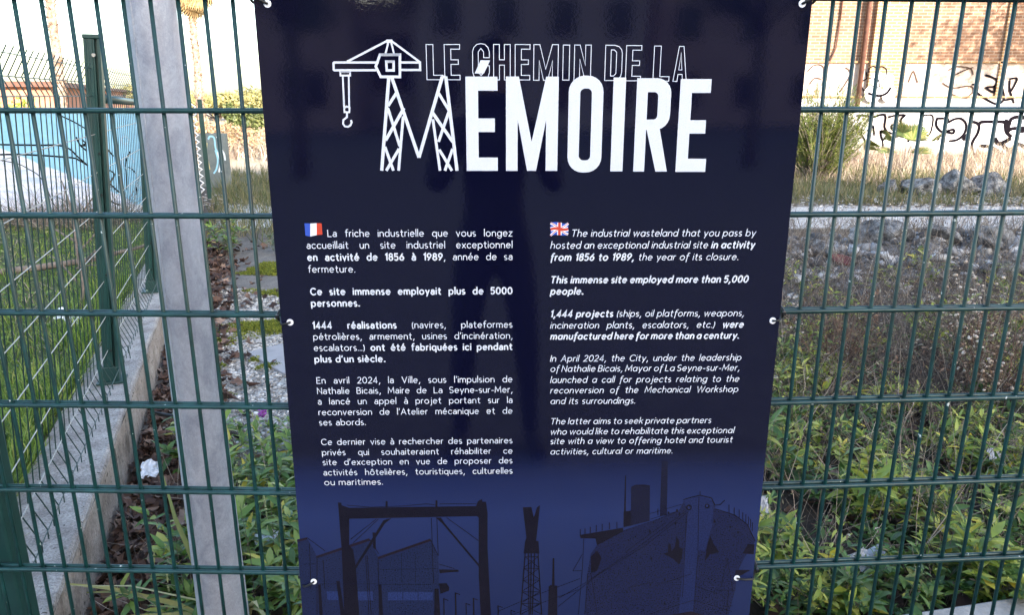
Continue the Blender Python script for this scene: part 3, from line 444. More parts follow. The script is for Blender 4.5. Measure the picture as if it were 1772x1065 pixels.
# far end of the fence: two short posts with a zigzag wire between them
ge = empty('gate_post_pair', (-4.90, 12.0, 0), 0, 'pair of short green posts with a pale zigzag strip between them', 'gate post')
for dx, dy, hgt in ((-.115, .0, 1.50), (.035, .12, 1.53)):
    mb = MB(); mb.box((dx, dy, hgt / 2), (.07, .07, hgt), LRZ); mb.box((dx, dy, hgt + .006), (.076, .076, .012), LRZ); mb.build('post', M['fence_dark'], ge, bevel=.004)
mb = MB(); pts = []
for k in range(27): pts.append((-.075 + (.07 if k % 2 else .0), .03, .1 + k * .053))
mb.tube(pts, .015, 5); mb.build('zigzag_strip', M['white_plastic'], ge)

# ---------------------------------------------------------------- galvanised pole
m, n, l, b = newmat('galvanised_steel'); co = objco(n)
mp = n.new('ShaderNodeMapping'); mp.inputs['Scale'].default_value = (1, 1, .6); l.new(co, mp.inputs[0])
nz = noise(n, l, 9, 5, .6, mp.outputs[0], 1.2); nz2 = noise(n, l, 55, 6, .7, co); nz3 = noise(n, l, 2.0, 3, .5, co)
ad = n.new('ShaderNodeMixRGB'); ad.inputs[0].default_value = .22; l.new(mp.outputs[0], ad.inputs[1]); l.new(noise(n, l, 30, 4, .6, mp.outputs[0]).outputs['Color'], ad.inputs[2])
vo = n.new('ShaderNodeTexVoronoi'); vo.inputs['Scale'].default_value = 95; l.new(ad.outputs[0], vo.inputs['Vector'])
c1 = ramp(n, l, vo.outputs['Color'], [(.1, (.345, .355, .395)), (.9, (.43, .44, .48))]).outputs[0]
c2 = ramp(n, l, nz.outputs[0], [(.38, (.76, .765, .80)), (.50, (.97, .97, .985)), (.62, (1.09, 1.08, 1.08))]).outputs[0]
c3 = ramp(n, l, nz2.outputs[0], [(.35, (.93, .93, .93)), (.65, (1.07, 1.07, 1.07))]).outputs[0]
l.new(mix(n, l, 1, mix(n, l, 1, c1, c2, 'MULTIPLY'), c3, 'MULTIPLY'), b.inputs['Base Color']); b.inputs['Metallic'].default_value = .15
l.new(ramp(n, l, nz2.outputs[0], [(.3, (.46, .46, .46)), (.7, (.62, .62, .62))]).outputs[0], b.inputs['Roughness']); bump(n, l, b, nz2.outputs[0], .10, .004)
gp = empty('lamp_post', (-.945, 2.1, -.34), 0, 'tapered galvanised steel pole standing behind the wire fence', 'pole')
mb = MB(); N_ = 40; hs = [0, .3, .8, 1.3, 1.8, 2.3, 3.0, 4.2]
vv = [((.0800 - .0082 * h) * math.cos(2 * math.pi * k / N_), (.0800 - .0082 * h) * math.sin(2 * math.pi * k / N_), h) for h in hs for k in range(N_)]
mb.add(vv, [(i * N_ + k, i * N_ + (k + 1) % N_, (i + 1) * N_ + (k + 1) % N_, (i + 1) * N_ + k) for i in range(len(hs) - 1) for k in range(N_)] + [tuple((len(hs) - 1) * N_ + k for k in range(N_))])
mb.build('shaft', m, gp, smooth=True)
mb = MB(); a = R(-112)
mb.tube([((.0798 - .0082 * h) * math.cos(a), (.0798 - .0082 * h) * math.sin(a), h) for h in hs], .0022, 6); mb.build('weld_seam', m, gp, smooth=True)
mb = MB(); mb.tube([(0, 0, 4.2), (0, .05, 4.6), (0, .5, 4.75)], .035, 12); mb.build('arm', m, gp, smooth=True)
mb = MB(); mb.box((0, .75, 4.74), (.2, .55, .09)); mb.build('lamp_head', M['kerb'], gp, bevel=.03)
mb = MB(); mb.box((0, 0, .01), (.3, .3, .02)); mb.build('base_plate', m, gp, bevel=.003)
# ---------------------------------------------------------------- information sign
SIGN_A = R(1.5); SU = Vector((math.cos(SIGN_A), math.sin(SIGN_A), 0)); SN = Vector((-math.sin(SIGN_A), math.cos(SIGN_A), 0))
SORG = Vector((0, 1.428, 0)) + SU * .0407
sign = empty('information_sign', SORG, SIGN_A, 'glossy navy information panel with white bilingual text tied to the fence', 'information sign')
def SW(x, y, z): return SORG + SU * x + SN * y + Vector((0, 0, z))
m, n, l, b = newmat('printed_navy_panel'); co = objco(n)
sx = n.new('ShaderNodeSeparateXYZ'); l.new(co, sx.inputs[0])
mr = n.new('ShaderNodeMapRange'); mr.inputs[1].default_value = .3; mr.inputs[2].default_value = 1.8; l.new(sx.outputs[2], mr.inputs[0])
c = ramp(n, l, mr.outputs[0], [(.10, (.0085, .0145, .058)), (.20, (.0115, .0185, .068)), (.29, (.0135, .0225, .086)), (.345, (.008, .0135, .058)), (.39, (.0028, .0032, .0155)), (.62, (.0023, .0026, .0145)), (1, (.0021, .0023, .0125))]).outputs[0]
g = noise(n, l, 900, 2, .5, co)
l.new(mix(n, l, 1, c, ramp(n, l, g.outputs[0], [(.3, (.8, .8, .8)), (.7, (1.2, 1.2, 1.2))]).outputs[0], 'MULTIPLY'), b.inputs['Base Color'])
b.inputs['Roughness'].default_value = .035; b.inputs['Specular IOR Level'].default_value = .58
w1 = noise(n, l, 3.2, 2, .5, co); w2 = noise(n, l, 150, 3, .6, co)
nb = bump(n, l, b, w1.outputs[0], .10, .006); bump(n, l, b, w2.outputs[0], .035, .0012, nb)
M['panel'] = m
def ink(name, c, rough=.18):
    m, n, l, b = newmat(name); b.inputs['Base Color'].default_value = (*c, 1); b.inputs['Roughness'].default_value = rough
    g = noise(n, l, 320 if max(c) < .2 else 700, 4 if max(c) < .2 else 2, .75, objco(n)); lo_ = .55 if max(c) < .2 else .9; hi_ = 1.5 if max(c) < .2 else 1.06
    l.new(mix(n, l, 1, c, ramp(n, l, g.outputs[0], [(.34, (lo_,) * 3), (.66, (hi_,) * 3)]).outputs[0], 'MULTIPLY'), b.inputs['Base Color'])
    return m
INK = {0: ink('ink_dark', (.0045, .0032, .0095), .06), 1: ink('ink_shed', (.0085, .0125, .042), .06), 2: ink('ink_window', (.0145, .024, .088), .06), 3: ink('ink_hull', (.0075, .0095, .036), .06),
       4: ink('ink_hull_light', (.0095, .0145, .058), .06), 5: ink('ink_brown', (.011, .006, .014), .06), 6: ink('ink_line', (.0055, .007, .026), .06), 7: ink('ink_funnel', (.006, .0062, .021), .06)}
WHITE = ink('ink_white', (.64, .665, .73), .2)
def rrect(w_, z0, z1, r, k=5):
    out = []
    for cx, cz, a0 in ((w_ - r, z1 - r, 0), (-w_ + r, z1 - r, 90), (-w_ + r, z0 + r, 180), (w_ - r, z0 + r, 270)):
        for i in range(k + 1): a = R(a0 + 90 * i / k); out.append((cx + r * math.cos(a), cz + r * math.sin(a)))
    return out
pts = rrect(.4955, .262, 1.7785, .006); mb = MB(); k = len(pts)
mb.add([(x, 0, z) for x, z in pts] + [(x, .003, z) for x, z in pts], [tuple(range(k))[::-1], tuple(range(k, 2 * k))] + [(i, (i + 1) % k, k + (i + 1) % k, k + i) for i in range(k)])
mb.build('panel', M['panel'], sign)

class Print:
    """flat printed shapes lying just proud of the panel, each layer a hair above the one before"""
    def __init__(s, y0=-.0003): s.mb = MB(); s.y = y0
    def up(s, d=.000015): s.y -= d
    def poly(s, pts): s.mb.add([(x, s.y, z) for x, z in pts], [tuple(range(len(pts)))]); s.up()
    def ring(s, outer, inner):
        k = len(outer); s.mb.add([(x, s.y, z) for x, z in outer + inner], [(i, (i + 1) % k, k + (i + 1) % k, k + i) for i in range(k)]); s.up()
    def stroke(s, pts, w_, closed=False, cap=.3):
        p = [pts[0]]
        for q in pts[1:]:
            if abs(q[0] - p[-1][0]) + abs(q[1] - p[-1][1]) > 1e-7: p.append(q)
        if closed and abs(p[0][0] - p[-1][0]) + abs(p[0][1] - p[-1][1]) < 1e-7: p.pop()
        k = len(p); h = w_ / 2
        if k < 2: return
        L_, R_ = [], []
        for i in range(k):
            a = p[i - 1] if (i or closed) else None; c = p[(i + 1) % k] if (i < k - 1 or closed) else None
            def nd(u, v): dx, dz = v[0] - u[0], v[1] - u[1]; d = math.hypot(dx, dz); return dx / d, dz / d
            d1 = nd(a, p[i]) if a else nd(p[i], c); d2 = nd(p[i], c) if c else d1
            n1 = (-d1[1], d1[0]); n2 = (-d2[1], d2[0]); mx_, mz = n1[0] + n2[0], n1[1] + n2[1]; q = math.hypot(mx_, mz)
            if q < 1e-6: mx_, mz, q = n1[0], n1[1], 1.0
            mx_, mz = mx_ / q, mz / q; t = h / max(.42, mx_ * n1[0] + mz * n1[1])
            L_.append((p[i][0] + mx_ * t, p[i][1] + mz * t)); R_.append((p[i][0] - mx_ * t, p[i][1] - mz * t))
        v = [(x, s.y, z) for x, z in L_ + R_]; f = [(i, i + 1, k + i + 1, k + i) for i in range(k - 1)]
        if closed: f.append((k - 1, 0, k, 2 * k - 1))
        elif cap:
            for i, j in ((0, 1), (k - 1, k - 2)):
                dx, dz = p[i][0] - p[j][0], p[i][1] - p[j][1]; d = math.hypot(dx, dz); dx, dz = dx / d * w_ * cap, dz / d * w_ * cap
                a, c = (L_[i][0] * .8 + R_[i][0] * .2 + dx, L_[i][1] * .8 + R_[i][1] * .2 + dz), (L_[i][0] * .2 + R_[i][0] * .8 + dx, L_[i][1] * .2 + R_[i][1] * .8 + dz)
                o = len(v); v += [(a[0], s.y, a[1]), (c[0], s.y, c[1])]; f.append((i, o, o + 1, k + i))
        s.mb.add(v, f); s.up()
    def build(s, name, mat): return s.mb.build(name, mat, sign)

# --- a round monoline alphabet, drawn as strokes (x-height 4.7, capitals 7)
O_ = '@2.25,2.35,2.25,2.35,0,360'
GL = {'a': '3.6,0 3.6,3.1 @1.95,3.1,1.65,1.6,0,150|@1.75,1.35,1.8,1.38,0,360', 'A/': O_ + '|4.5,4.7 4.5,0', 'b': '0,7.6 0,0|' + O_, 'c': '@2.25,2.35,2.25,2.35,45,315', 'd': '4.5,7.6 4.5,0|' + O_,
 'e': '.1,2.55 4.4,2.55 @2.25,2.35,2.2,2.35,5,315', 'f': '.9,0 .9,6 @2.4,6,1.5,1.5,180,75|-.2,4.7 2.5,4.7', 'F/': '.7,-2.2 .9,6 @2.4,6,1.5,1.5,180,75|-.2,4.7 2.5,4.7', 'g': '4.5,4.7 4.5,-.3 @2.25,-.3,2.25,1.9,0,-150|' + O_,
 'h': '0,7.6 0,0|0,2.7 @1.9,2.8,1.9,1.9,180,0 3.8,0', 'i': '0,0 0,4.7|0,6.5 0,6.8', 'j': '.7,4.7 .7,-.9 @-.4,-.9,1.1,1.3,0,-100|.7,6.5 .7,6.8', 'k': '0,7.6 0,0|3.4,4.7 .1,2.2|1.2,3 3.6,0', 'l': '0,0 0,7.6',
 'm': '0,0 0,4.7|0,2.9 @1.65,3,1.65,1.7,180,0 3.3,0|3.3,2.9 @4.95,3,1.65,1.7,180,0 6.6,0', 'n': '0,0 0,4.7|0,2.7 @1.9,2.8,1.9,1.9,180,0 3.8,0', 'o': '@2.4,2.35,2.4,2.35,0,360', 'p': '0,4.7 0,-2.2|' + O_, 'q': '4.5,4.7 4.5,-2.2|' + O_,
 'r': '0,0 0,4.7|0,2.6 @1.7,2.9,1.7,1.8,180,80', 's': '@1.6,3.5,1.4,1.2,50,270 @1.6,1.15,1.5,1.15,90,-130', 't': '1,6.6 1,1.2 @2.2,1.2,1.2,1.2,180,290|-.2,4.7 2.5,4.7', 'u': '0,4.7 0,1.9 @1.9,1.9,1.9,1.9,180,360 3.8,4.7|3.8,2 3.8,0',
 'v': '0,4.7 1.9,0 3.8,4.7', 'w': '0,4.7 1.6,0 3.2,4.7 4.8,0 6.4,4.7', 'x': '0,4.7 3.6,0|3.6,4.7 0,0', 'y': '0,4.7 1.95,0|3.9,4.7 1.2,-2.1', 'z': '.1,4.7 3.4,4.7 0,0 3.5,0',
 'A': '0,0 2.8,7 5.6,0|1,2.3 4.6,2.3', 'B': '0,0 0,7|0,7 2.2,7 @2.2,5.35,1.7,1.65,90,-90 0,3.7|2.2,3.7 @2.4,1.85,2,1.85,90,-90 0,0', 'C': '@3.4,3.5,3.4,3.5,45,315', 'E': '4,7 0,7 0,0 4,0|0,3.6 3.6,3.6', 'I': '0,0 0,7', 'L': '0,7 0,0 3.7,0',
 'M': '0,0 .5,7 3.4,1.6 6.3,7 6.8,0', 'N': '0,0 0,7 5,0 5,7', 'S': '@2.2,5.2,2,1.8,40,270 @2.2,1.7,2.2,1.7,90,-140', 'T': '0,7 5,7|2.5,7 2.5,0', 'V': '0,7 2.8,0 5.6,7', 'W': '0,7 2.2,0 4.4,7 6.6,0 8.8,7',
 '0': '@2.3,3.5,2.3,3.5,0,360', '1': '0,5.8 1.6,7 1.6,0', '2': '@2,5,1.9,2,160,-30 0,0 4,0', '4': '3.2,0 3.2,7 0,1.8 4.4,1.8', '5': '3.8,7 .6,7 .3,4.1 @1.9,2.2,2.1,2.2,130,-140', '6': '3.2,7 .5,3.2|@2.1,2.1,2.1,2.1,0,360', '8': '@2.1,5.3,1.7,1.7,0,360|@2.1,1.9,2.1,1.9,0,360', '9': '.9,0 3.7,3.8|@2.1,4.9,2.1,2.1,0,360',
 '.': '0,.1 0,.3', ',': '.4,.4 -.5,-1.8', '-': '0,2.4 2.2,2.4', "'": '.4,7.4 0,5.4', '(': '@2.6,2.8,2.6,4.8,130,230', ')': '@-1.6,2.8,2.6,4.8,50,-50', '…': '0,.1 0,.3|2,.1 2,.3|4,.1 4,.3',
 'é': 'e|1.8,5.9 2.9,7.3', 'è': 'e|2.7,5.9 1.5,7.3', 'à': 'a|2.3,5.9 1.1,7.3', 'ô': 'o|1.1,5.8 2.4,7.1 3.7,5.8'}
def glyph(ch, italic):
    key = {'a': 'A/', 'f': 'F/'}.get(ch, ch) if italic else ch
    out = []
    for st in GL[key].split('|'):
        if st in GL: out += glyph(st, italic); continue
        p = []
        for tk in st.split(' '):
            v = [float(q) for q in tk.lstrip('@').split(',')]
            if tk[0] == '@':
                k = max(4, int(abs(v[5] - v[4]) / 24))
                p += [(v[0] + v[2] * math.cos(R(v[4] + (v[5] - v[4]) * i / k)), v[1] + v[3] * math.sin(R(v[4] + (v[5] - v[4]) * i / k))) for i in range(k + 1)]
            else: p.append(tuple(v))
        out.append(p)
    return out
UNIT = .00183
def text_line(pr, s, x0, x1, z, italic):
    """one line set between x0 and x1; * switches bold on and off; the word spaces take up the slack"""
    words, bold = [], False
    for wd in s.split(' '):
        g = []; x = 0
        for ch in wd:
            if ch == '*': bold = not bold; continue
            st = glyph(ch, italic); wt = 1.5 if bold else .88; sb = .36 if bold else .48; wt *= 1.4 if ch in '.…' else 1
            lo = min(q[0] for p in st for q in p); hi = max(q[0] for p in st for q in p)
            if ch == 'f': hi -= .5
            k = .89 if bold else .95
            g.append(([[((q[0] - lo) * k + x + sb + wt / 2, q[1]) for q in p] for p in st], wt)); x += (hi - lo) * k + 2 * sb + wt
        words.append((g, x))
    total = sum(x for _, x in words); avail = (x1 - x0) / UNIT; gaps = max(1, len(words) - 1)
    kx = 1.0
    if avail - total < gaps * 1.7: kx = (avail - gaps * 1.7) / total
    if len(words) == 1: kx = avail / total
    elif (avail - total) / gaps > 4.2 and len(words) < 4: kx = (avail - gaps * 3.2) / total
    gap = (avail - total * kx) / gaps if len(words) > 1 else 0
    x = 0
    for g, wd in words:
        for st, wt in g:
            for p in st:
                closed = len(p) > 3 and math.hypot(p[0][0] - p[-1][0], p[0][1] - p[-1][1]) < .05
                pr.stroke([(x0 + (x + q[0] * kx + (q[1] * .19 if italic else 0)) * UNIT, z + q[1] * UNIT) for q in p], wt * UNIT, closed)
        x += wd * kx + gap
FR_T = [[(-3944, -391, 13401, 'La friche industrielle que vous longez'), (-4356, -391, 13173, 'accueillait un site industriel exceptionnel'), (-4356, -391, 12940, '*en activité de 1856 à 1989*, année de sa'), (-4356, -3430, 12707, 'fermeture.')],
 [(-4352, -390, 12252, '*Ce site immense employait plus de 5000'), (-4352, -3380, 12019, '*personnes.')],
 [(-4358, -388, 11560, '*1444 réalisations* (navires, plateformes'), (-4358, -388, 11331, "pétrolières, armement, usines d'incinération,"), (-4360, -388, 11101, 'escalators…) *ont été fabriquées ici pendant'), (-4360, -2930, 10866, "*plus d'un siècle.")],
 [(-4360, -387, 10398, "En avril 2024, la Ville, sous l'impulsion de"), (-4361, -387, 10176, 'Nathalie Bicais, Maire de La Seyne-sur-Mer,'), (-4361, -386, 9950, 'a lancé un appel à projet portant sur la'), (-4360, -386, 9717, "reconversion de l'Atelier mécanique et de"), (-4360, -3390, 9494, 'ses abords.')],
 [(-4356, -385, 9038, 'Ce dernier vise à rechercher des partenaires'), (-4354, -384, 8806, 'privés qui souhaiteraient réhabiliter ce'), (-4352, -384, 8586, "site d'exception en vue de proposer des"), (-4350, -383, 8354, 'activités hôtelières, touristiques, culturelles'), (-4347, -3100, 8131, 'ou maritimes.')]]
EN_T = [[(716, 4315, 13388, 'The industrial wasteland that you pass by'), (321, 4316, 13156, 'hosted an exceptional industrial site *in activity'), (323, 4013, 12921, '*from 1856 to 1989,* the year of its closure.')],
 [(329, 4250, 12465, '*This immense site employed more than 5,000'), (333, 1005, 12237, '*people.')],
 [(339, 4230, 11770, '*1,444 projects* (ships, oil platforms, weapons,'), (343, 4235, 11535, 'incineration plants, escalators, etc.) *were'), (346, 4165, 11307, '*manufactured here for more than a century.')],
 [(353, 4250, 10831, 'In April 2024, the City, under the leadership'), (357, 4235, 10615, 'of Nathalie Bicais, Mayor of La Seyne-sur-Mer,'), (360, 4240, 10377, 'launched a call for projects relating to the'), (363, 4235, 10152, 'reconversion of the Mechanical Workshop'), (367, 2130, 9920, 'and its surroundings.')],
 [(374, 3740, 9453, 'The latter aims to seek private partners'), (377, 4230, 9224, 'who would like to rehabilitate this exceptional'), (380, 4215, 9014, 'site with a view to offering hotel and tourist'), (384, 2970, 8780, 'activities, cultural or maritime.')]]
for par, it in [(p, False) for p in FR_T] + [(p, True) for p in EN_T]:
    pr = Print()
    for x0, x1, z, s in par: text_line(pr, s, x0 / 1e4, x1 / 1e4, z / 1e4, it)
    pr.build('text_block', WHITE)

# --- title
def box_of(q): xs0 = (q[0][0] + q[3][0]) / 2; xs1 = (q[1][0] + q[2][0]) / 2; return xs0 / 1e4, xs1 / 1e4, (q[2][1] + q[3][1]) / 2e4, (q[0][1] + q[1][1]) / 2e4
def inbox(q, pts): a, b_, c, d = box_of(q); return [(a + (b_ - a) * x, c + (d - c) * y) for x, y in pts]
E_P = [(0, 0), (1, 0), (1, .145), (.39, .145), (.39, .42), (.91, .42), (.91, .565), (.39, .565), (.39, .855), (1, .855), (1, 1), (0, 1)]
M_P = [(0, 0), (.225, 0), (.225, .55), (.41, 0), (.585, 0), (.77, .55), (.77, 0), (1, 0), (1, 1), (.76, 1), (.495, .315), (.245, 1), (0, 1)]
def rr(a, b_, c, d, r, k=6):
    out = []
    for cx, cz, a0 in ((b_ - r, d - r, 0), (a + r, d - r, 90), (a + r, c + r, 180), (b_ - r, c + r, 270)):
        for i in range(k + 1): t = R(a0 + 90 * i / k); out.append((cx + r * math.cos(t), cz + r * math.sin(t)))
    return out
pr = Print(); Q = SIGN_MEMO
for k, P_ in (('E', E_P), ('E2', E_P), ('M', M_P), ('I', [(0, 0), (1, 0), (1, 1), (0, 1)])): pr.poly(inbox(Q[k], P_))
pr.poly([(x / 1e4, z / 1e4) for x, z in Q['acc']])
a, b_, c, d = box_of(Q['O']); pr.ring(rr(a, b_, c, d, .0285), rr(a + .0212, b_ - .0212, c + .0225, d - .0225, .0085))
a, b_, c, d = box_of(Q['R']); wR, hR = b_ - a, d - c
pr.poly(inbox(Q['R'], [(0, 0), (.325, 0), (.325, .42), (.325, 1), (0, 1)]))
def bowl(xs, xr, zt, zb, r_):
    arc = lambda cx, cz, a0: [(cx + r_ * math.cos(R(a0 - 15 * i)), cz + r_ * math.sin(R(a0 - 15 * i))) for i in range(7)]
    return [(xs, zt)] + arc(xr - r_, zt - r_, 90) + arc(xr - r_, zb + r_, 0) + [(xs, zb)]
outer = bowl(a + .325 * wR, b_, d, c + .455 * hR, .0265); inner = bowl(a + .325 * wR, b_ - .37 * wR, d - .145 * hR, c + .565 * hR, .0075); kk = len(outer)
pr.mb.add([(x, pr.y, z) for x, z in outer + inner], [(i, i + 1, kk + i + 1, kk + i) for i in range(kk - 1)]); pr.up()
pr.poly(inbox(Q['R'], [(.34, .456), (.66, 0), (1.0, 0), (.70, .50), (.56, .52)]))
pr.build('title_lettering', WHITE)
pr = Print(); Q = SIGN_OUTL; lw_ = .00135
E_T = [(0, 0), (1, 0), (1, .13), (.42, .13), (.42, .44), (.9, .44), (.9, .57), (.42, .57), (.42, .87), (1, .87), (1, 1), (0, 1)]
for k in ('E', 'E2', 'E3'): pr.stroke(inbox(Q[k], E_T), lw_, True)
Q['L2'] = [Q['L2'][0], [Q['L2'][2][0], Q['L2'][1][1]], Q['L2'][2], Q['L2'][3]]
for k in ('L', 'L2'): pr.stroke(inbox(Q[k], [(0, 0), (1, 0), (1, .13), (.42, .13), (.42, 1), (0, 1)]), lw_, True)
pr.stroke(inbox(Q['H'], [(0, 0), (.35, 0), (.35, .42), (.65, .42), (.65, 0), (1, 0), (1, 1), (.65, 1), (.65, .57), (.35, .57), (.35, 1), (0, 1)]), lw_, True)
pr.stroke(inbox(Q['M'], M_P), lw_, True); pr.stroke(inbox(Q['I'], [(0, 0), (1, 0), (1, 1), (0, 1)]), lw_, True)
pr.stroke(inbox(Q['N'], [(0, 0), (.33, 0), (.33, .6), (.67, 0), (1, 0), (1, 1), (.67, 1), (.67, .42), (.33, 1), (0, 1)]), lw_, True)
pr.stroke(inbox(Q['A'], [(0, 0), (.3, 0), (.35, .2), (.66, .2), (.71, 0), (1, 0), (.68, 1), (.34, 1)]), lw_, True); pr.stroke(inbox(Q['A'], [(.39, .33), (.62, .33), (.505, .82)]), lw_, True)
D_o = [(0, 0), (.55, 0), (.8, .04), (.95, .12), (1, .22), (1, .78), (.95, .88), (.8, .96), (.55, 1), (0, 1)]
pr.stroke(inbox(Q['D'], D_o), lw_, True); pr.stroke(inbox(Q['D'], [(.34, .13), (.52, .13), (.66, .2), (.66, .8), (.52, .87), (.34, .87)]), lw_, True)
C_o = [(1, .40), (1, .22), (.92, .1), (.74, .02), (.5, 0), (.26, .02), (.08, .1), (0, .22), (0, .78), (.08, .9), (.26, .98), (.5, 1), (.74, .98), (.92, .9), (1, .78), (1, .62), (.66, .62), (.66, .78), (.5, .87), (.34, .78), (.34, .22), (.5, .13), (.66, .22), (.66, .40)]
pr.stroke(inbox(Q['C'], C_o), lw_, True)
pr.build('outline_lettering', WHITE)
# --- crane emblem
pr = Print()
for w_, c, p in SIGN_LOGO: pr.stroke([(x / 1e4, z / 1e4) for x, z in p], w_ * .000262, False, 0.0)
pr.build('crane_emblem', WHITE)
# --- flags
def flag_part(items):
    root = None
    for name, mat, polys in items:
        q = Print(-.0003 - .00004 * items.index((name, mat, polys)))
        for p in polys: q.poly(p)
        o = q.mb.build(name, mat, sign if root is None else root)
        root = root or o
cB, cW, cR = ink('ink_flag_blue', (.04, .09, .45), .2), ink('ink_flag_white', (.78, .78, .82), .2), ink('ink_flag_red', (.55, .06, .03), .2)
F = {k: [(x / 1e4, z / 1e4) for x, z in p] for k, p in SIGN_FLAGF}
flag_part([('flag_emblem', cB, [F['b']]), ('white_band', cW, [F['w']]), ('red_band', cR, [F['r']])])
q = [(x / 1e4, z / 1e4) for x, z in SIGN_FLAGG]
def uk(u, v):
    wv = .06 * math.sin(u * 6.0)
    x = (q[0][0] * (1 - u) + q[1][0] * u) * v + (q[3][0] * (1 - u) + q[2][0] * u) * (1 - v)
    z = (q[0][1] * (1 - u) + q[1][1] * u) * v + (q[3][1] * (1 - u) + q[2][1] * u) * (1 - v); return x, z + wv * (q[0][1] - q[3][1])
def ustrip(pts, w_, vert):
    a = [uk(*p) for p in pts]; pr_ = Print(); pr_.stroke(a, w_, False, 0); return pr_
def usheet(): return [uk(i / 8, 1) for i in range(9)] + [uk(i / 8, 0) for i in range(8, -1, -1)]
P0 = Print(-.0003); P0.poly(usheet()); root = P0.mb.build('flag_emblem', cB, sign)
hh = q[0][1] - q[3][1]
P1 = Print(-.00034)
for d in (((0, .03), (1, .97)), ((0, .97), (1, .03))): P1.stroke([uk(d[0][0] + (d[1][0] - d[0][0]) * t / 6, d[0][1] + (d[1][1] - d[0][1]) * t / 6) for t in range(7)], hh * .17, False, 0)
P1.stroke([uk(t / 8, .5) for t in range(9)], hh * .32, False, 0); P1.stroke([uk(.5, 0), uk(.5, 1)], hh * .34, False, 0); P1.mb.build('white_cross', cW, root)
P2 = Print(-.00042)
for d in (((0, 0), (1, 1)), ((0, 1), (1, 0))): P2.stroke([uk(d[0][0] + (d[1][0] - d[0][0]) * t / 6, d[0][1] + (d[1][1] - d[0][1]) * t / 6) for t in range(7)], hh * .05, False, 0)
P2.stroke([uk(t / 8, .5) for t in range(9)], hh * .19, False, 0); P2.stroke([uk(.5, 0), uk(.5, 1)], hh * .20, False, 0); P2.mb.build('red_cross', cR, root)
# --- the printed shipyard photograph along the foot: one mesh per ink, layered in drawing order
layers = {}
yy = -.00012
wn = 0
for c, p in SIGN_POLY + [(c, ('L', w_, p)) for c, w_, p in SIGN_LINE]:
    if c == 2: wn += 1
    pr = layers.setdefault((c, wn if c == 2 else 0), Print()); pr.y = yy; yy -= .0000022
    if p[0] == 'L': pr.stroke([(x / 1e4, z / 1e4) for x, z in p[2]], max(.0009, p[1] * .00024), False, 0)
    else: pr.poly([(x / 1e4, z / 1e4) for x, z in p])
names = {0: 'printed_silhouette', 1: 'printed_shed', 2: 'printed_window', 3: 'printed_hull', 4: 'printed_bow', 5: 'printed_roof', 6: 'printed_line', 7: 'printed_funnel'}
for (c, _), pr in layers.items(): pr.build(names[c], INK[c])

# --- eyelets and cable ties
EY = [(-4715, 17555), (4778, 17595), (-4780, 11694), (4817, 11668), (-4730, 5771), (4591, 5699)]
lab = ['black cable tie at the top left corner of the navy sign', 'black cable tie at the top right corner of the navy sign', 'black cable tie on the left edge of the sign, level with its text', 'black cable tie on the right edge of the sign, level with its text',
       'black cable tie at the left of the printed shipyard picture', 'black cable tie at the right beside the printed ship hull']
for (x, z), lb in zip(EY, lab):
    x /= 1e4; z /= 1e4
    mb = MB(); k = 20; vv = []
    for r_, y in ((.0021, -.0014), (.0066, -.0016), (.0068, -.0006)): vv += [(x + r_ * math.cos(2 * math.pi * i / k), y, z + r_ * math.sin(2 * math.pi * i / k)) for i in range(k)]
    mb.add(vv, [(j * k + i, j * k + (i + 1) % k, (j + 1) * k + (i + 1) % k, (j + 1) * k + i) for j in range(2) for i in range(k)] + [tuple(range(k))[::-1]])
    mb.build('eyelet', M['white_plastic'], sign)
    sg = -1 if x < 0 else 1; F_ = FL if x < 0 else FR
    xe = sg * .505; we = SW(xe, 0, 0); t_ = (we.x - F_[0].x)
    fy = F_[0].y + t_ * math.tan(F_[1]); kz = round((F_[2] - z) / .2); wz = F_[2] - .2 * kz
    if kz == 5: wz = F_[2] - 1.0
    t = empty('cable_tie', SW(x, -.002, z), 0, lb, 'cable tie', 'cable ties holding the sign')
    o0 = t.location
    A_ = SW(x, -.0022, z) - o0; B_ = SW(sg * .494, -.0045, wz - .006) - o0
    mb = MB(); mb.tube([A_ + Vector((0, .004, 0)), A_ + Vector((0, -.001, 0)), A_ * .5 + B_ * .5 + Vector((0, -.003, 0)), B_, Vector((we.x, fy - .019, wz)) - o0], .0023, 6); mb.build('strap', M['black_plastic'], t, smooth=True)
    mb = MB(); c0 = Vector((we.x + sg * .004, fy, wz)) - o0
    mb.tube([c0 + Vector((0, .021 * math.cos(a), .011 * math.sin(a))) for a in np.linspace(0, 2 * math.pi, 15)], .0026, 6, False); mb.build('loop', M['black_plastic'], t, smooth=True)
    mb = MB(); mb.box(Vector((we.x + sg * .004, fy - .0225, wz + .002)) - o0, (.007, .006, .008)); mb.build('locking_head', M['black_plastic'], t, bevel=.001)
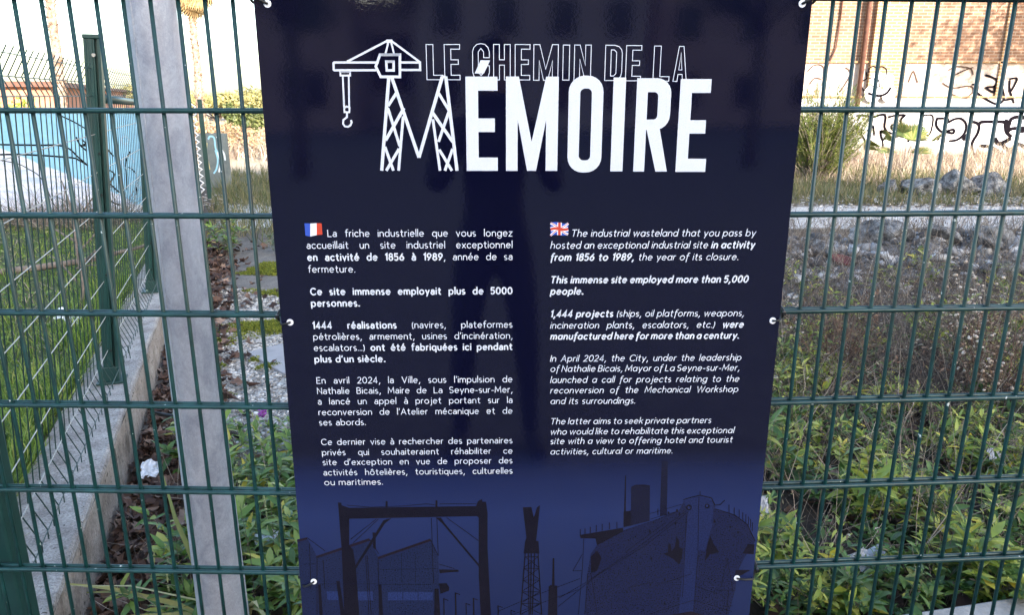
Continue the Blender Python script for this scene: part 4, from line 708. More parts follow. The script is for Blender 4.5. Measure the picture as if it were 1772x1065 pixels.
# ---------------------------------------------------------------- brick workshop with graffiti on the right
WY = 22.0
def brickmat(name, ca, cb, mort, paint=None):
    m, n, l, b = newmat(name); co = objco(n)
    s_ = n.new('ShaderNodeSeparateXYZ'); l.new(co, s_.inputs[0]); cb_ = n.new('ShaderNodeCombineXYZ'); l.new(s_.outputs[0], cb_.inputs[0]); l.new(s_.outputs[2], cb_.inputs[1])
    br = n.new('ShaderNodeTexBrick'); br.inputs['Scale'].default_value = 1; br.inputs['Brick Width'].default_value = .25; br.inputs['Row Height'].default_value = .085; br.inputs['Mortar Size'].default_value = .012
    br.inputs['Color1'].default_value = (*ca, 1); br.inputs['Color2'].default_value = (*cb, 1); br.inputs['Mortar'].default_value = (*mort, 1); l.new(cb_.outputs[0], br.inputs['Vector'])
    t = noise(n, l, .9, 8, .7, co); t2 = noise(n, l, 14, 5, .7, co)
    c = mix(n, l, 1, br.outputs[0], ramp(n, l, t.outputs[0], [(.3, (.55, .52, .5)), (.65, (1.12, 1.1, 1.08))]).outputs[0], 'MULTIPLY')
    if paint:
        k = ramp(n, l, t2.outputs[0], [(.36, (0, 0, 0)), (.44, (1, 1, 1))]).outputs[0]
        k2 = ramp(n, l, t.outputs[0], [(.36, (.0, .0, .0)), (.46, (1, 1, 1))]).outputs[0]
        c = mix(n, l, mix(n, l, 1, k, k2, 'MULTIPLY'), c, paint)
    l.new(c, b.inputs['Base Color']); b.inputs['Roughness'].default_value = .92; bump(n, l, b, br.outputs[1], -.5, .01)
    return m
M['brick'] = brickmat('weathered_brick', (.285, .155, .095), (.19, .10, .062), (.34, .26, .195))
M['brick_band'] = brickmat('pale_overpainted_brick', (.33, .21, .155), (.27, .17, .125), (.38, .31, .26), (.43, .36, .315))
M['white_band'] = brickmat('white_painted_brick', (.46, .40, .36), (.40, .34, .30), (.46, .41, .37), (.50, .48, .475))
M['pilaster'] = brickmat('orange_brick', (.33, .185, .085), (.29, .18, .09), (.50, .40, .28))
M['rust'] = surf('rusty_pipe', [(.3, (.06, .025, .018)), (.7, (.16, .07, .045))], 6, .8)
ws = empty('brick_workshop', (16, WY, 0), 0, 'long sunlit brick workshop with graffiti along its pale lower wall', 'workshop')
def wpart(name, boxes, mat, bv=0):
    mb = MB()
    for c, d in boxes: mb.box((c[0] - 16, c[1] - WY, c[2]), d)
    return mb.build(name, mat, ws, bevel=bv)
X0, X1 = 3.5, 40; XM, XW = (X0 + X1) / 2, X1 - X0
wpart('wall', [((XM, WY + 3, 5.75), (XW, 6, 6.5))], M['brick'])
wpart('pale_band', [((XM, WY + 3, 2.03), (XW, 6.004, .94))], M['brick_band'])
wpart('white_band', [((XM, WY + 3, .555), (XW, 6.01, 2.01 - .005))], M['white_band'])
wpart('string_course', [((XM, WY - .03, 2.515), (XW, .07, .05))], M['pilaster'])
wpart('string_course', [((XM, WY - .03, 1.585), (XW, .07, .045))], M['pilaster'])
for x in (10.42, 17.9, 25.4, 33.0): wpart('pilaster', [((x, WY - .06, 5.36), (.98, .16, 7.48))], M['pilaster'])
wpart('pilaster_edge', [((13.62, WY - .02, 5.3), (.10, .09, 7.4))], M['pilaster'])
mb = MB(); mb.tube([(9.70 - 16, -.13, 1.2), (9.70 - 16, -.13, 8.8)], .065, 10); mb.build('downpipe', M['rust'], ws, smooth=True)
mb = MB(); mb.tube([(8.98 - 16, -.05, 3.6), (8.95 - 16, -.06, 2.9), (8.78 - 16, -.05, 2.4), (8.72 - 16, -.05, 1.9)], .022, 6); mb.tube([(9.02 - 16, -.05, 9), (8.98 - 16, -.05, 3.6)], .022, 6); mb.build('cable', M['rust'], ws, smooth=True)
wpart('roof', [((XM, WY + 3, 9.15), (XW + .6, 6.6, .3))], M['rust'])
for i, x in enumerate((14.9, 21.6, 29.1, 36.5)):
    f_ = wpart('window', [((x, WY - .005, 6.2), (3.4, .06, 3.2))], M['rust'])
    mb = MB()
    for a in range(5):
        for c in range(5): mb.box((x - 16 - 1.36 + a * .68, -.045, 4.9 + c * .64), (.6, .02, .56))
    mb.build('pane', flat('dusty_glass', (.05, .06, .07), .15), f_)
def wallstroke(items, mats, y, parent, off, name):
    by = {}
    yy = y
    for k, w_, p in items:
        pr = by.setdefault(k, Print()); pr.y = yy; yy -= .0004
        pts = [(a / 1000 - off[0], c / 1000 - off[1]) for a, c in p]; fine = []
        for i in range(len(pts) - 1):                                  # round the corners of a hand-drawn line
            p0, p1, p2, p3 = pts[max(i - 1, 0)], pts[i], pts[i + 1], pts[min(i + 2, len(pts) - 1)]
            for t in (0, .25, .5, .75):
                q = [.5 * (2 * p1[j] + (p2[j] - p0[j]) * t + (2 * p0[j] - 5 * p1[j] + 4 * p2[j] - p3[j]) * t * t + (3 * p1[j] - p0[j] - 3 * p2[j] + p3[j]) * t ** 3) for j in (0, 1)]
                fine.append(tuple(q))
        fine.append(pts[-1]); pr.stroke(fine, w_ / 100.0 * (1.15 if parent is ws else 1.05), False, .3)
    for k, pr in by.items(): pr.mb.build(name, mats[k], parent)
# pale lettering fills behind the outlines
pr = Print(-.011)
def blob(cx, cz, rx, rz, k=18): pr.poly([(cx - 16 + rx * (1 + .05 * math.sin(3 * t)) * math.cos(t), cz + rz * math.sin(t)) for t in np.linspace(0, 2 * math.pi, k + 1)[:-1]])
pw = surf('white_spray_paint', [(.3, (.66, .66, .68)), (.7, (.80, .80, .81))], 4, .8)
pr.y = -.145
blob(10.16, 2.06, .19, .20); blob(10.45, 2.02, .17, .21); blob(10.09, 1.67, .24, .23); blob(10.53, 1.67, .20, .23)
pr.mb.build('spray_fill', pw, ws)
pl = surf('lilac_spray_paint', [(.3, (.40, .40, .52)), (.7, (.62, .62, .72))], 3, .8)
pr = Print(-.008)
pr.poly([(x - 16, z) for x, z in ((13.2, 1.3), (13.5, 1.42), (14.3, 1.38), (14.75, 1.45), (15.4, 1.3), (15.3, .6), (14.6, .45), (14.1, .7), (13.7, .62), (13.4, .8))]); pr.mb.build('spray_fill', pl, ws)
dk = surf('black_spray_paint', [(.3, (.003, .0025, .004)), (.7, (.008, .006, .009))], 5, .9, spec=.04); br_ = surf('brown_spray_paint', [(.3, (.05, .03, .024)), (.7, (.09, .055, .042))], 5, .9, spec=.05)
low = [q for q in GRAFFITI if not (min(p[0] for p in q[2]) > 9880 and max(p[0] for p in q[2]) < 10960 and min(p[1] for p in q[2]) > 1380)]
hi = [q for q in GRAFFITI if q not in low]
wallstroke(low, {0: dk, 1: br_, 2: dk}, -.0125, ws, (16, 0), 'graffiti_lettering'); wallstroke(hi, {0: dk, 1: br_, 2: dk}, -.1465, ws, (16, 0), 'graffiti_lettering')

# ---------------------------------------------------------------- blue and white painted wall on the left
m, n, l, b = newmat('blue_and_white_paint'); co = objco(n); s_ = n.new('ShaderNodeSeparateXYZ'); l.new(co, s_.inputs[0])
t = noise(n, l, 2.2, 6, .6, co); t2 = noise(n, l, 9, 6, .7, co)
mth = n.new('ShaderNodeMath'); mth.operation = 'MULTIPLY_ADD'; mth.inputs[1].default_value = .18; l.new(t.outputs[0], mth.inputs[0]); l.new(s_.outputs[2], mth.inputs[2])
mxx = n.new('ShaderNodeMath'); mxx.operation = 'MAXIMUM'; mxx.inputs[1].default_value = -1.0; l.new(s_.outputs[0], mxx.inputs[0])
mx = n.new('ShaderNodeMath'); mx.operation = 'MULTIPLY_ADD'; mx.inputs[1].default_value = .42; l.new(mxx.outputs[0], mx.inputs[0]); l.new(mth.outputs[0], mx.inputs[2])
mx2 = n.new('ShaderNodeMath'); mx2.operation = 'POWER'; mx2.inputs[1].default_value = 1.0; l.new(mx.outputs[0], mx2.inputs[0])
k = ramp(n, l, mx2.outputs[0], [(.60, (0, 0, 0)), (.62, (1, 1, 1))]).outputs[0]
bl = ramp(n, l, t2.outputs[0], [(.3, (.20, .43, .62)), (.7, (.29, .54, .71))]).outputs[0]; mpw = n.new('ShaderNodeMapping'); mpw.inputs['Rotation'].default_value = (0, R(38), 0); mpw.inputs['Scale'].default_value = (.6, 1, 5); l.new(co, mpw.inputs[0]); tw = noise(n, l, 3, 5, .65, mpw.outputs[0])
wh = ramp(n, l, tw.outputs[0], [(.34, (.36, .46, .66)), (.48, (.58, .62, .74)), (.66, (.72, .74, .82))]).outputs[0]
l.new(mix(n, l, k, wh, bl), b.inputs['Base Color']); b.inputs['Roughness'].default_value = .75
M['bluewall'] = m
bw = empty('painted_wall', (-6.0, 10.36, 0), 0, 'low blue wall with a white lower patch and loose black lines', 'painted wall'); bw['kind'] = 'thing'
mb = MB(); mb.box((-3.0, .10, .62), (8.2, .2, 1.52)); mb.build('wall', M['bluewall'], bw, bevel=.01)
mb = MB(); mb.box((-3.0, .10, 1.395), (8.26, .25, .03)); mb.build('coping', flat('wall_coping', (.40, .42, .46), .85), bw)
wallstroke([(0, w_ * .24, p) for w_, p in VINE], {0: dk}, -.0012, bw, (-6.0, 0), 'painted_line')
rg = []
for cx, cz, r_ in ((1020, 290, .05), (1020, 470, .08), (1110, 570, .07), (1050, 690, .09), (1090, 640, .05)):
    x = -6.95 + (cx / 4.842) / 1300 * 10.7; z = 1.38 - (cz / 4.842 - 15) / 1300 * 10.6
    rg.append((3, 1.6, [((x + r_ * math.cos(a)) * 1000, (z + r_ * math.sin(a)) * 1000) for a in np.linspace(0, 5.6, 10)]))
wallstroke(rg, {3: flat('pale_blue_spray', (.35, .5, .62), .8)}, -.006, bw, (-6.0, 0), 'painted_line')

# long low brick outbuilding and bushes beyond the blue wall
ob = empty('brick_outbuilding', (-30, 50, 0), math.atan2(34, -15) - math.pi, 'long low red brick building beyond the blue wall', 'building')
M['red_brick'] = surf('orange_red_brick', [(.3, (.30, .12, .07)), (.7, (.46, .22, .14))], 1.4, .9)
mb = MB(); mb.box((0, 2, .9), (60, 4, 1.9)); mb.build('wall', M['red_brick'], ob)
mb = MB(); mb.box((0, 2, 1.92), (60.6, 4.6, .16)); mb.build('roof', M['rust'], ob)
for i in range(9):
    mb = MB(); mb.box((-26 + i * 6.2, -.02, .85), (1.6, .08, 1.1)); mb.build('window', flat('pale_shutter', (.55, .40, .34), .8), ob)
# graffitied board at the far end of the low wall
bd = empty('graffiti_board', (-5.86, 15.0, 0), R(-6), 'dark grey board with pale blue painted swirls beyond the low wall', 'board')
mb = MB(); mb.box((0, 0, .36), (.62, .05, 1.06)); mb.build('board', surf('board_paint', [(.3, (.09, .11, .11)), (.7, (.18, .20, .19))], 5, .7), bd)
pts = [[(-60, 780), (-20, 830), (60, 800), (70, 600), (130, 480)], [(120, 820), (180, 740), (170, 620), (230, 500), (240, 380)], [(-100, 700), (-130, 500), (-100, 200)], [(60, 560), (90, 380), (40, 200), (-20, 120)], [(100, 520), (140, 330), (90, 150)]]
wallstroke([(i % 3, 3.2, p) for i, p in enumerate(pts)], {0: flat('sky_blue_spray', (.30, .55, .68), .7), 1: flat('white_spray', (.7, .75, .78), .7), 2: flat('ochre_spray', (.5, .42, .2), .7)}, -.026, bd, (0, 0), 'painted_line')

# ---------------------------------------------------------------- buildings behind the photographer: they shade the foreground and show in the panel
M['ochre'] = surf('ochre_render', [(.3, (.46, .30, .27)), (.7, (.60, .41, .37))], .8, .9)
M['ochre2'] = surf('pinkish_render', [(.3, (.50, .38, .36)), (.7, (.60, .47, .45))], .6, .9)
M['glass_dark'] = flat('dark_window_glass', (.02, .025, .03), .1)
def block(name, x, y, wd, dp, ht, rz, mat, label, floors, cols):
    e = empty(name, (x, y, 0), rz, label, 'building')
    mb = MB(); mb.box((0, -dp / 2, ht / 2), (wd, dp, ht)); mb.build('wall', mat, e)
    mb = MB(); mb.box((0, -dp / 2, ht + .15), (wd + .8, dp + .8, .3)); mb.build('roof', M['rust'], e)
    for i in range(cols):
        for j in range(floors):
            zc = ht * (j + .55) / floors; mb = MB(); mb.box((-wd / 2 + wd * (i + .5) / cols, .0, zc), (wd / cols * .42, .12, ht / floors * .5)); mb.build('window', M['glass_dark'], e)
SL = math.atan(-.15)
block('apartment_block', 34, -41, 50, 10, 20, SL, M['ochre'], 'tall ochre apartment block across the street behind the photographer', 6, 14)
block('terraced_house', 2.9, -34, 11, 9, 6.6, SL, M['ochre2'], 'low pink house across the street behind the photographer', 2, 4)
block('infill_block', -4.0, -37, 5, 5, 5.75, SL, M['ochre2'], 'plain block added between the warehouse and the pink house to hide bright sky from the panel', 1, 1)  # unseen block added to keep bright sky out of the panel reflection
block('warehouse', -17.4, -33, 24, 9, 6.9, SL, M['ochre'], 'low ochre warehouse across the street behind the photographer', 2, 5)
# ---------------------------------------------------------------- vegetation
def unit(v): return v / np.linalg.norm(v, axis=-1, keepdims=True)
UPV = np.array([0, 0, 1.0])
def onground(x, y, dz=0): return np.stack([x, y, height(x, y) + dz], -1)
def updirs(n, spread=.5): d = rng.normal(0, spread, (n, 3)); d[:, 2] = 1; return unit(d)
def plant(acc_l, acc_s, x, y, h, nst, nl, L, W, spread=.45, z=None, droop=.5, r=.0022):
    """a clump of leafy stems rooted at one point; leaves climb each stem"""
    p0 = np.array([x, y, h1(x, y) if z is None else z])
    D = updirs(nst, spread); Ls = h * rng.uniform(.55, 1.1, nst)
    B = rng.normal(0, .16, (nst, 3)); 
    P = np.repeat(p0[None], nst, 0) + rng.normal(0, .02, (nst, 3)) * [1, 1, 0]
    if acc_s is not None:
        st = rng.bit_generator.state; acc_s.stems(P, D, Ls, r, .12)
    t = rng.uniform(.25, 1.0, (nst, nl)); w_ = max(3, int(nl * .62)); t[:, -w_:] = rng.uniform(.86, 1.0, (nst, w_))
    C = P[:, None] + D[:, None] * (Ls[:, None] * t)[..., None]
    a = rng.uniform(0, 2 * np.pi, (nst, nl)); el = rng.uniform(-.15, .8, (nst, nl)) + .35 * (t > .93)
    LD_ = np.stack([np.cos(a) * np.cos(el), np.sin(a) * np.cos(el), np.sin(el)], -1)
    n = nst * nl; sz = rng.uniform(.55, 1.15, n)
    acc_l.leaves(C.reshape(n, 3), LD_.reshape(n, 3), unit(UPV + rng.normal(0, .25, (n, 3))), L * sz, W * sz * rng.uniform(.8, 1.2, n), .22, rng.uniform(.1, droop, n))

def inview(x, y, m=.25): return np.abs(x) < .70 * y * 1.03 + m

M['olive_leaf'] = leafmat('olive_leaf', [(0, (.16, .16, .06)), (.5, (.30, .28, .11)), (1, (.44, .39, .17))], .7, .3)
# --- lawn behind the mesh fence (stuff)
A = Acc(); n = 42000
y = 1.9 + rng.uniform(0, 1, n) ** 1.25 * 8.3; x = line_x(y) - .2 - rng.uniform(0, 1, n) * (1.2 + .45 * y); k = inview(x, y); x, y = x[k], y[k]
dens = wob(x, y, 1.9) + .5 * wob(x, y, 5.3); k = dens > rng.uniform(-1.0, .5, len(x)); x, y = x[k], y[k]
A.blades(onground(x, y, -.01), updirs(len(x), .35), rng.uniform(.05, .13, len(x)) * (1 + .4 * (wob(x, y, 1.1) > .2)), rng.uniform(.004, .009, len(x)), .5)
n = 2600; y = 1.9 + rng.uniform(0, 1, n) * 7.5; x = line_x(y) - .2 - rng.uniform(0, 1, n) * (1.2 + .4 * y)
a = rng.uniform(0, 6.28, n); A.leaves(onground(x, y, .015), np.stack([np.cos(a), np.sin(a), rng.uniform(.1, .9, n)], 1), unit(UPV + rng.normal(0, .3, (n, 3))), rng.uniform(.03, .07, n), rng.uniform(.02, .04, n), .2, .4)
tag(A.build('lawn_grass', M['grass']), 'green lawn grass and clover behind the mesh fence', 'grass', kind='stuff')
A = Acc(); n = 5000; y = 1.9 + rng.uniform(0, 1, n) * 8; x = line_x(y) - .2 - rng.uniform(0, 1, n) * (1.2 + .45 * y); k = wob(x + 4, y, 2.3) > .1; x, y = x[k], y[k]
A.blades(onground(x, y, -.005), updirs(len(x), 1.1), rng.uniform(.05, .16, len(x)), rng.uniform(.004, .008, len(x)), .7)
tag(A.build('withered_grass', M['dry_grass']), 'withered straw coloured blades matted in the lawn', 'grass', kind='stuff')
# taller tufts against the low wall
A = Acc(); n = 5000; y = rng.uniform(2.0, 6.5, n); x = line_x(y) - .2 - np.abs(rng.normal(0, .16, n)); k = wob(x, y, 2.6) > -.25; x, y = x[k], y[k]
A.blades(onground(x, y, -.01), updirs(len(x), .4), rng.uniform(.10, .24, len(x)), rng.uniform(.006, .011, len(x)), .7)
tag(A.build('tall_grass', M['grass']), 'taller grass tufts along the lawn side of the low wall', 'grass', kind='stuff')

# --- gravel (stuff)
A = Acc(); n = 26000; y = rng.uniform(3.5, 7.4, n) ** 1.0; x = line_x(y) + .2 + rng.uniform(0, 1, n) ** .9 * 1.75; k = inview(x, y) & (wob(x, y, 1.1) > rng.uniform(-1.6, .25, n)) & (rng.uniform(0, 1, n) < 1.25 - .12 * np.abs(y - 4.8) ** 2); x, y = x[k], y[k]
A.lumps(onground(x, y, .004), rng.uniform(.010, .036, len(x)), .7)
n = 2600; y = rng.uniform(6.0, 9.5, n); x = rng.uniform(.4, 6.8, n); k = inview(x, y) & (wob(x, y, 1.7) > -.1); x, y = x[k], y[k]
A.lumps(onground(x, y, .004), rng.uniform(.010, .03, len(x)), .7)
n = 2500; y = rng.uniform(12.6, 14.0, n); x = rng.uniform(-6, 10, n); A.lumps(onground(x, y, .004), rng.uniform(.02, .08, n), .6)
tag(A.build('gravel', M['gravel']), 'pale crushed gravel scattered over the wasteland', 'gravel', kind='stuff')
# --- moss (stuff)
A = Acc(); cen = [(-2.15, 6.05, .42, .22), (-1.72, 6.2, .5, .25), (-1.5, 5.95, .4, .16), (-2.35, 5.7, .16, .1), (-1.75, 5.15, .10, .07), (-1.95, 4.62, .11, .07), (-2.2, 5.15, .12, .06), (-2.55, 8.2, .5, .25), (-2.2, 7.3, .4, .2), (-1.6, 6.9, .5, .2), (-1.9, 5.3, .07, .05)]
for cx, cy, rx, ry in cen:
    n = int(5200 * rx * ry / .1) + 200; a = rng.uniform(0, 6.28, n); r_ = np.sqrt(rng.uniform(0, 1, n)) * (1 + .25 * np.sin(a * 3 + cx * 9) + .15 * np.sin(a * 7))
    x, y = cx + rx * r_ * np.cos(a), cy + ry * r_ * np.sin(a); A.blades(onground(x, y, -.002 + .02 * np.clip(1 - r_, 0, 1)), updirs(n, .6), rng.uniform(.012, .03, n), rng.uniform(.008, .016, n), .5)
tag(A.build('moss', M['moss']), 'bright green moss cushions on the gravel', 'moss', kind='stuff')

# --- dead leaves (stuff): lobed and curled
A = Acc(); n = 2100; y = 2.0 + rng.uniform(0, 1, n) ** 1.5 * 7.5; x = line_x(y) + .17 + np.abs(rng.normal(0, .24, n)) * (.75 + .05 * y)
n2 = 700; y2 = rng.uniform(2.05, 4.5, n2); x2 = rng.uniform(-1.2, 2.6, n2); y = np.concatenate([y, y2]); x = np.concatenate([x, x2]); n = len(x)
P = onground(x, y, rng.uniform(.004, .05, n)); S_ = rng.uniform(.055, .145, n); yaw = rng.uniform(0, 6.28, n); nrm_ = unit(UPV + rng.normal(0, .42, (n, 3)))
tx = unit(np.cross(nrm_, np.stack([np.cos(yaw), np.sin(yaw), 0 * yaw], 1))); ty = np.cross(nrm_, tx)
ang = np.array([0, 22, 40, 68, 90, 125, 180, 235, 270, 292, 320, 338]) * np.pi / 180; rad = np.array([1, .55, .92, .5, .85, .4, .30, .4, .85, .5, .92, .55])
V = P[:, None] + (tx[:, None] * np.cos(ang)[None, :, None] + ty[:, None] * np.sin(ang)[None, :, None]) * (rad[None, :, None] * S_[:, None, None] * .5 * rng.uniform(.85, 1.15, (n, 12, 1))) + nrm_[:, None] * (S_[:, None, None] * rng.uniform(-.05, .26, (n, 12, 1)))
V = np.concatenate([P[:, None], V], 1).reshape(-1, 3); o = (np.arange(n) * 13)[:, None, None]
A.add(V, None, (o + np.array([(0, i + 1, (i + 1) % 12 + 1) for i in range(12)])[None]).reshape(-1, 3))
tag(A.build('leaf_litter', M['dead_leaf']), 'brown dead plane leaves drifted against the low wall', 'leaf litter', kind='stuff')

# --- leafy undergrowth, right of the sign (stuff)
A, S = Acc(), Acc()
for i in range(330):
    y = 2.45 + rng.uniform(0, 1) ** 1.35 * 3.6; x = rng.uniform(.55, .74 * y + .35)
    if wob(np.array(x), np.array(y), 1.4) < -.30: continue
    q = rng.uniform(.55, 1.15); plant(A, S, x, y, rng.uniform(.10, .36), rng.integers(3, 7), rng.integers(7, 13), .086 * q, .024 * q * rng.uniform(.75, 1.2), .55)
for i in range(60):
    y = rng.uniform(5.0, 7.6); x = rng.uniform(1.8, .74 * y + .3); plant(A, S, x, y, rng.uniform(.15, .38), rng.integers(3, 6), rng.integers(6, 10), .07, .022, .5)
tag(A.build('undergrowth', M['yellow_leaf']), 'yellowish green leafy undergrowth right of the sign', 'undergrowth', kind='stuff')
A2 = Acc()
for i in range(230):
    y = 2.4 + rng.uniform(0, 1) ** 1.5 * 3.2; x = rng.uniform(.5, .74 * y + .35); q = rng.uniform(.35, 1.1); plant(A2, S, x, y, rng.uniform(.08, .26), rng.integers(3, 7), rng.integers(7, 14), .075 * q, .028 * q, .6)
tag(A2.build('undergrowth', M['dark_leaf']), 'darker green low leaves beneath the yellowish undergrowth', 'undergrowth', kind='stuff')
# --- leafy weeds left of the sign (stuff)
A = Acc()
for i in range(165):
    y = rng.uniform(2.3, 3.8); x = rng.uniform(line_x(y) + .45, -.15)
    if x < -1.35 and y > 2.9 and rng.uniform() < .75: continue
    plant(A, S, x, y, rng.uniform(.12, .34), rng.integers(2, 6), rng.integers(8, 15), .085, .026, .5)
for i in range(26):
    y = rng.uniform(3.5, 4.2); x = rng.uniform(-1.75, -.5); plant(A, S, x, y, rng.uniform(.1, .22), rng.integers(2, 5), rng.integers(6, 10), .05, .018, .5)
tag(A.build('weeds', M['green_leaf']), 'green leafy weeds around the foot of the steel pole', 'weeds', kind='stuff')
# pale catkins on the weeds
A = Acc(); n = 900; y = rng.uniform(2.4, 4.0, n); x = rng.uniform(-1.9, -.3, n); a = rng.integers(0, 60, n)
px_ = rng.uniform(-1.6, -.4, 60); py_ = rng.uniform(2.4, 3.9, 60); ph_ = rng.uniform(.12, .30, 60); tt = rng.uniform(.5, 1, n)
P = onground(px_[a] + .04 * tt * np.sin(a * 5.), py_[a] + .03 * tt); P[:, 2] += ph_[a] * tt; A.lumps(P, rng.uniform(.006, .012, n), 1.0)
tag(A.build('weed_catkins', leafmat('catkin', [(0, (.30, .33, .12)), (1, (.50, .50, .26))], .8, .1)), 'tiny pale flower spikes on the weeds by the pole', 'flower spikes', kind='stuff')
# stems and dry twigs (stuff)
n = 3400; y = rng.uniform(2.7, 8.0, n); x = rng.uniform(.7, 1, n) * 0 + rng.uniform(.6, 1.0, n) * 0 + rng.uniform(.55, 5.6, n); k = inview(x, y, .3) & (wob(x, y, .9) > rng.uniform(-1, .6, n)); x, y = x[k], y[k]
S.stems(onground(x, y, -.01), updirs(len(x), .55), rng.uniform(.25, .75, len(x)), rng.uniform(.0012, .003, len(x)), .35)
n = 700; y = rng.uniform(7.3, 9.2, n); x = rng.uniform(2.4, 7.0, n); S.stems(onground(x, y, -.01), updirs(n, .5), rng.uniform(.2, .6, n), rng.uniform(.002, .004, n), .3)
n = 260; y = rng.uniform(2.4, 4.0, n); x = rng.uniform(-1.7, -.3, n); S.stems(onground(x, y, 0), updirs(n, .9), rng.uniform(.15, .4, n), rng.uniform(.001, .0022, n), .4)
tag(S.build('dry_twigs', M['twig']), 'tangle of dry grey brown twigs and stalks', 'dry twigs', kind='stuff')
# withered brown scrub in the middle distance (stuff)
A3, S3 = Acc(), Acc()
for i in range(240):
    y = rng.uniform(4.0, 7.3); x = rng.uniform(.9, .74 * y + .35); b_ = wob(np.array(x + 7), np.array(y), 1.3)
    if b_ < -.35: continue
    plant(A3, S3, x, y, rng.uniform(.22, .55), rng.integers(5, 10), rng.integers(5, 12), .035, .011, .6, None, .9, .0018)
tag(A3.build('scrub', M['scrub_leaf']), 'withered brown scrub between the green leaves and the rubble', 'scrub', kind='stuff')
n = 2600; y = rng.uniform(3.8, 7.6, n); x = rng.uniform(.8, 5.8, n); k = inview(x, y, .3); x, y = x[k], y[k]; S3.stems(onground(x, y, -.01), updirs(len(x), .7), rng.uniform(.2, .6, len(x)), rng.uniform(.0012, .0028, len(x)), .5)
tag(S3.build('dark_twigs', leafmat('dark_twig', [(0, (.025, .017, .014)), (.5, (.07, .05, .042)), (1, (.17, .13, .11))], .9, 0)), 'dark bare twigs of the withered scrub', 'dry twigs', kind='stuff')
# scraggy dry stalks and small weeds poking through the green leaves, and a fringe along the path (stuff)
A4, S4 = Acc(), Acc()
for i in range(120):
    y = rng.uniform(2.5, 4.6); x = rng.uniform(.6, .74 * y + .3); plant(A4, S4, x, y, rng.uniform(.2, .5), rng.integers(2, 5), rng.integers(3, 8), .03, .008, .7, None, .9, .0017)
for i in range(60):
    y = rng.uniform(9.5, 10.7); x = rng.uniform(3.2, 8.0); plant(A4, S4, x, y, rng.uniform(.2, .55), rng.integers(5, 10), rng.integers(4, 9), .04, .012, .5, None, .9, .003)
tag(A4.build('withered_weeds', M['scrub_leaf']), 'scraggy withered weeds poking through the undergrowth', 'weeds', kind='stuff')
tag(S4.build('dry_stalks', M['twig']), 'thin dry stalks standing through the undergrowth', 'dry stalks', kind='stuff')
# long pale straw across the undergrowth
A = Acc(); n = 900; y = rng.uniform(2.6, 6.8, n); x = rng.uniform(.6, 4.6, n); k = inview(x, y, .2) & (wob(x + 2, y, 1.1) > -.1); x, y = x[k], y[k]
A.blades(onground(x, y, .02), updirs(len(x), .8), rng.uniform(.25, .6, len(x)), rng.uniform(.003, .006, len(x)), .9)
tag(A.build('straw', M['dry_grass']), 'pale dry straw lying through the undergrowth', 'straw', kind='stuff')

# --- rough grass strip, dry sunlit grass by the workshop, and the field (stuff)
A = Acc(); n = 26000; y = 12.9 + rng.uniform(0, 1, n) ** 1.2 * 4.6; x = rng.uniform(-8, 14, n); k = inview(x, y, 1) & (x > line_x(y) + .5) & (wob(x, y, .9) > rng.uniform(-1.3, .5, n)); x, y = x[k], y[k]
A.blades(onground(x, y, -.01), updirs(len(x), .4), rng.uniform(.08, .26, len(x)) * (1 + .7 * (wob(x, y, .5) > .15)), rng.uniform(.008, .016, len(x)), .5)
n = 5200; y = rng.uniform(9.2, 15.5, n); x = rng.uniform(-6.2, -3.0, n) + .0; k = (x > line_x(y) + .25) & (wob(x, y, 1.5) > -.2); x, y = x[k], y[k]
A.blades(onground(x, y, -.01), updirs(len(x), .45), rng.uniform(.12, .4, len(x)), rng.uniform(.007, .013, len(x)), .6)
tag(A.build('rough_grass', M['rough_grass']), 'rough grass verge beyond the concrete path', 'grass', kind='stuff')
A = Acc(); n = 21000; y = 15.2 + rng.uniform(0, 1, n) ** .8 * 6.7; x = rng.uniform(2, 17, n); k = inview(x, y, 1) & (wob(x, y, .6) > rng.uniform(-1.5, .3, n)) & (np.hypot(x - 8.4, (y - 14.3) * 1.3) > .9); x, y = x[k], y[k]
A.blades(onground(x, y, -.01), updirs(len(x), .35), rng.uniform(.10, .50, len(x)) * np.clip((y - 14.5) / 3, .4, 1) * (1 + .45 * wob(x, y, 1.3)), rng.uniform(.008, .018, len(x)), .7)
n = 6000; y = rng.uniform(20, 40, n); x = -y * rng.uniform(.28, .46, n); k = wob(x, y, .35) > -.3; x, y = x[k], y[k]; A.blades(onground(x, y, -.01), updirs(len(x), .4), rng.uniform(.2, .6, len(x)), rng.uniform(.02, .04, len(x)), .5)
tag(A.build('dry_grass', M['dry_grass']), 'sunlit dry beige grass in front of the workshop', 'dry grass', kind='stuff')

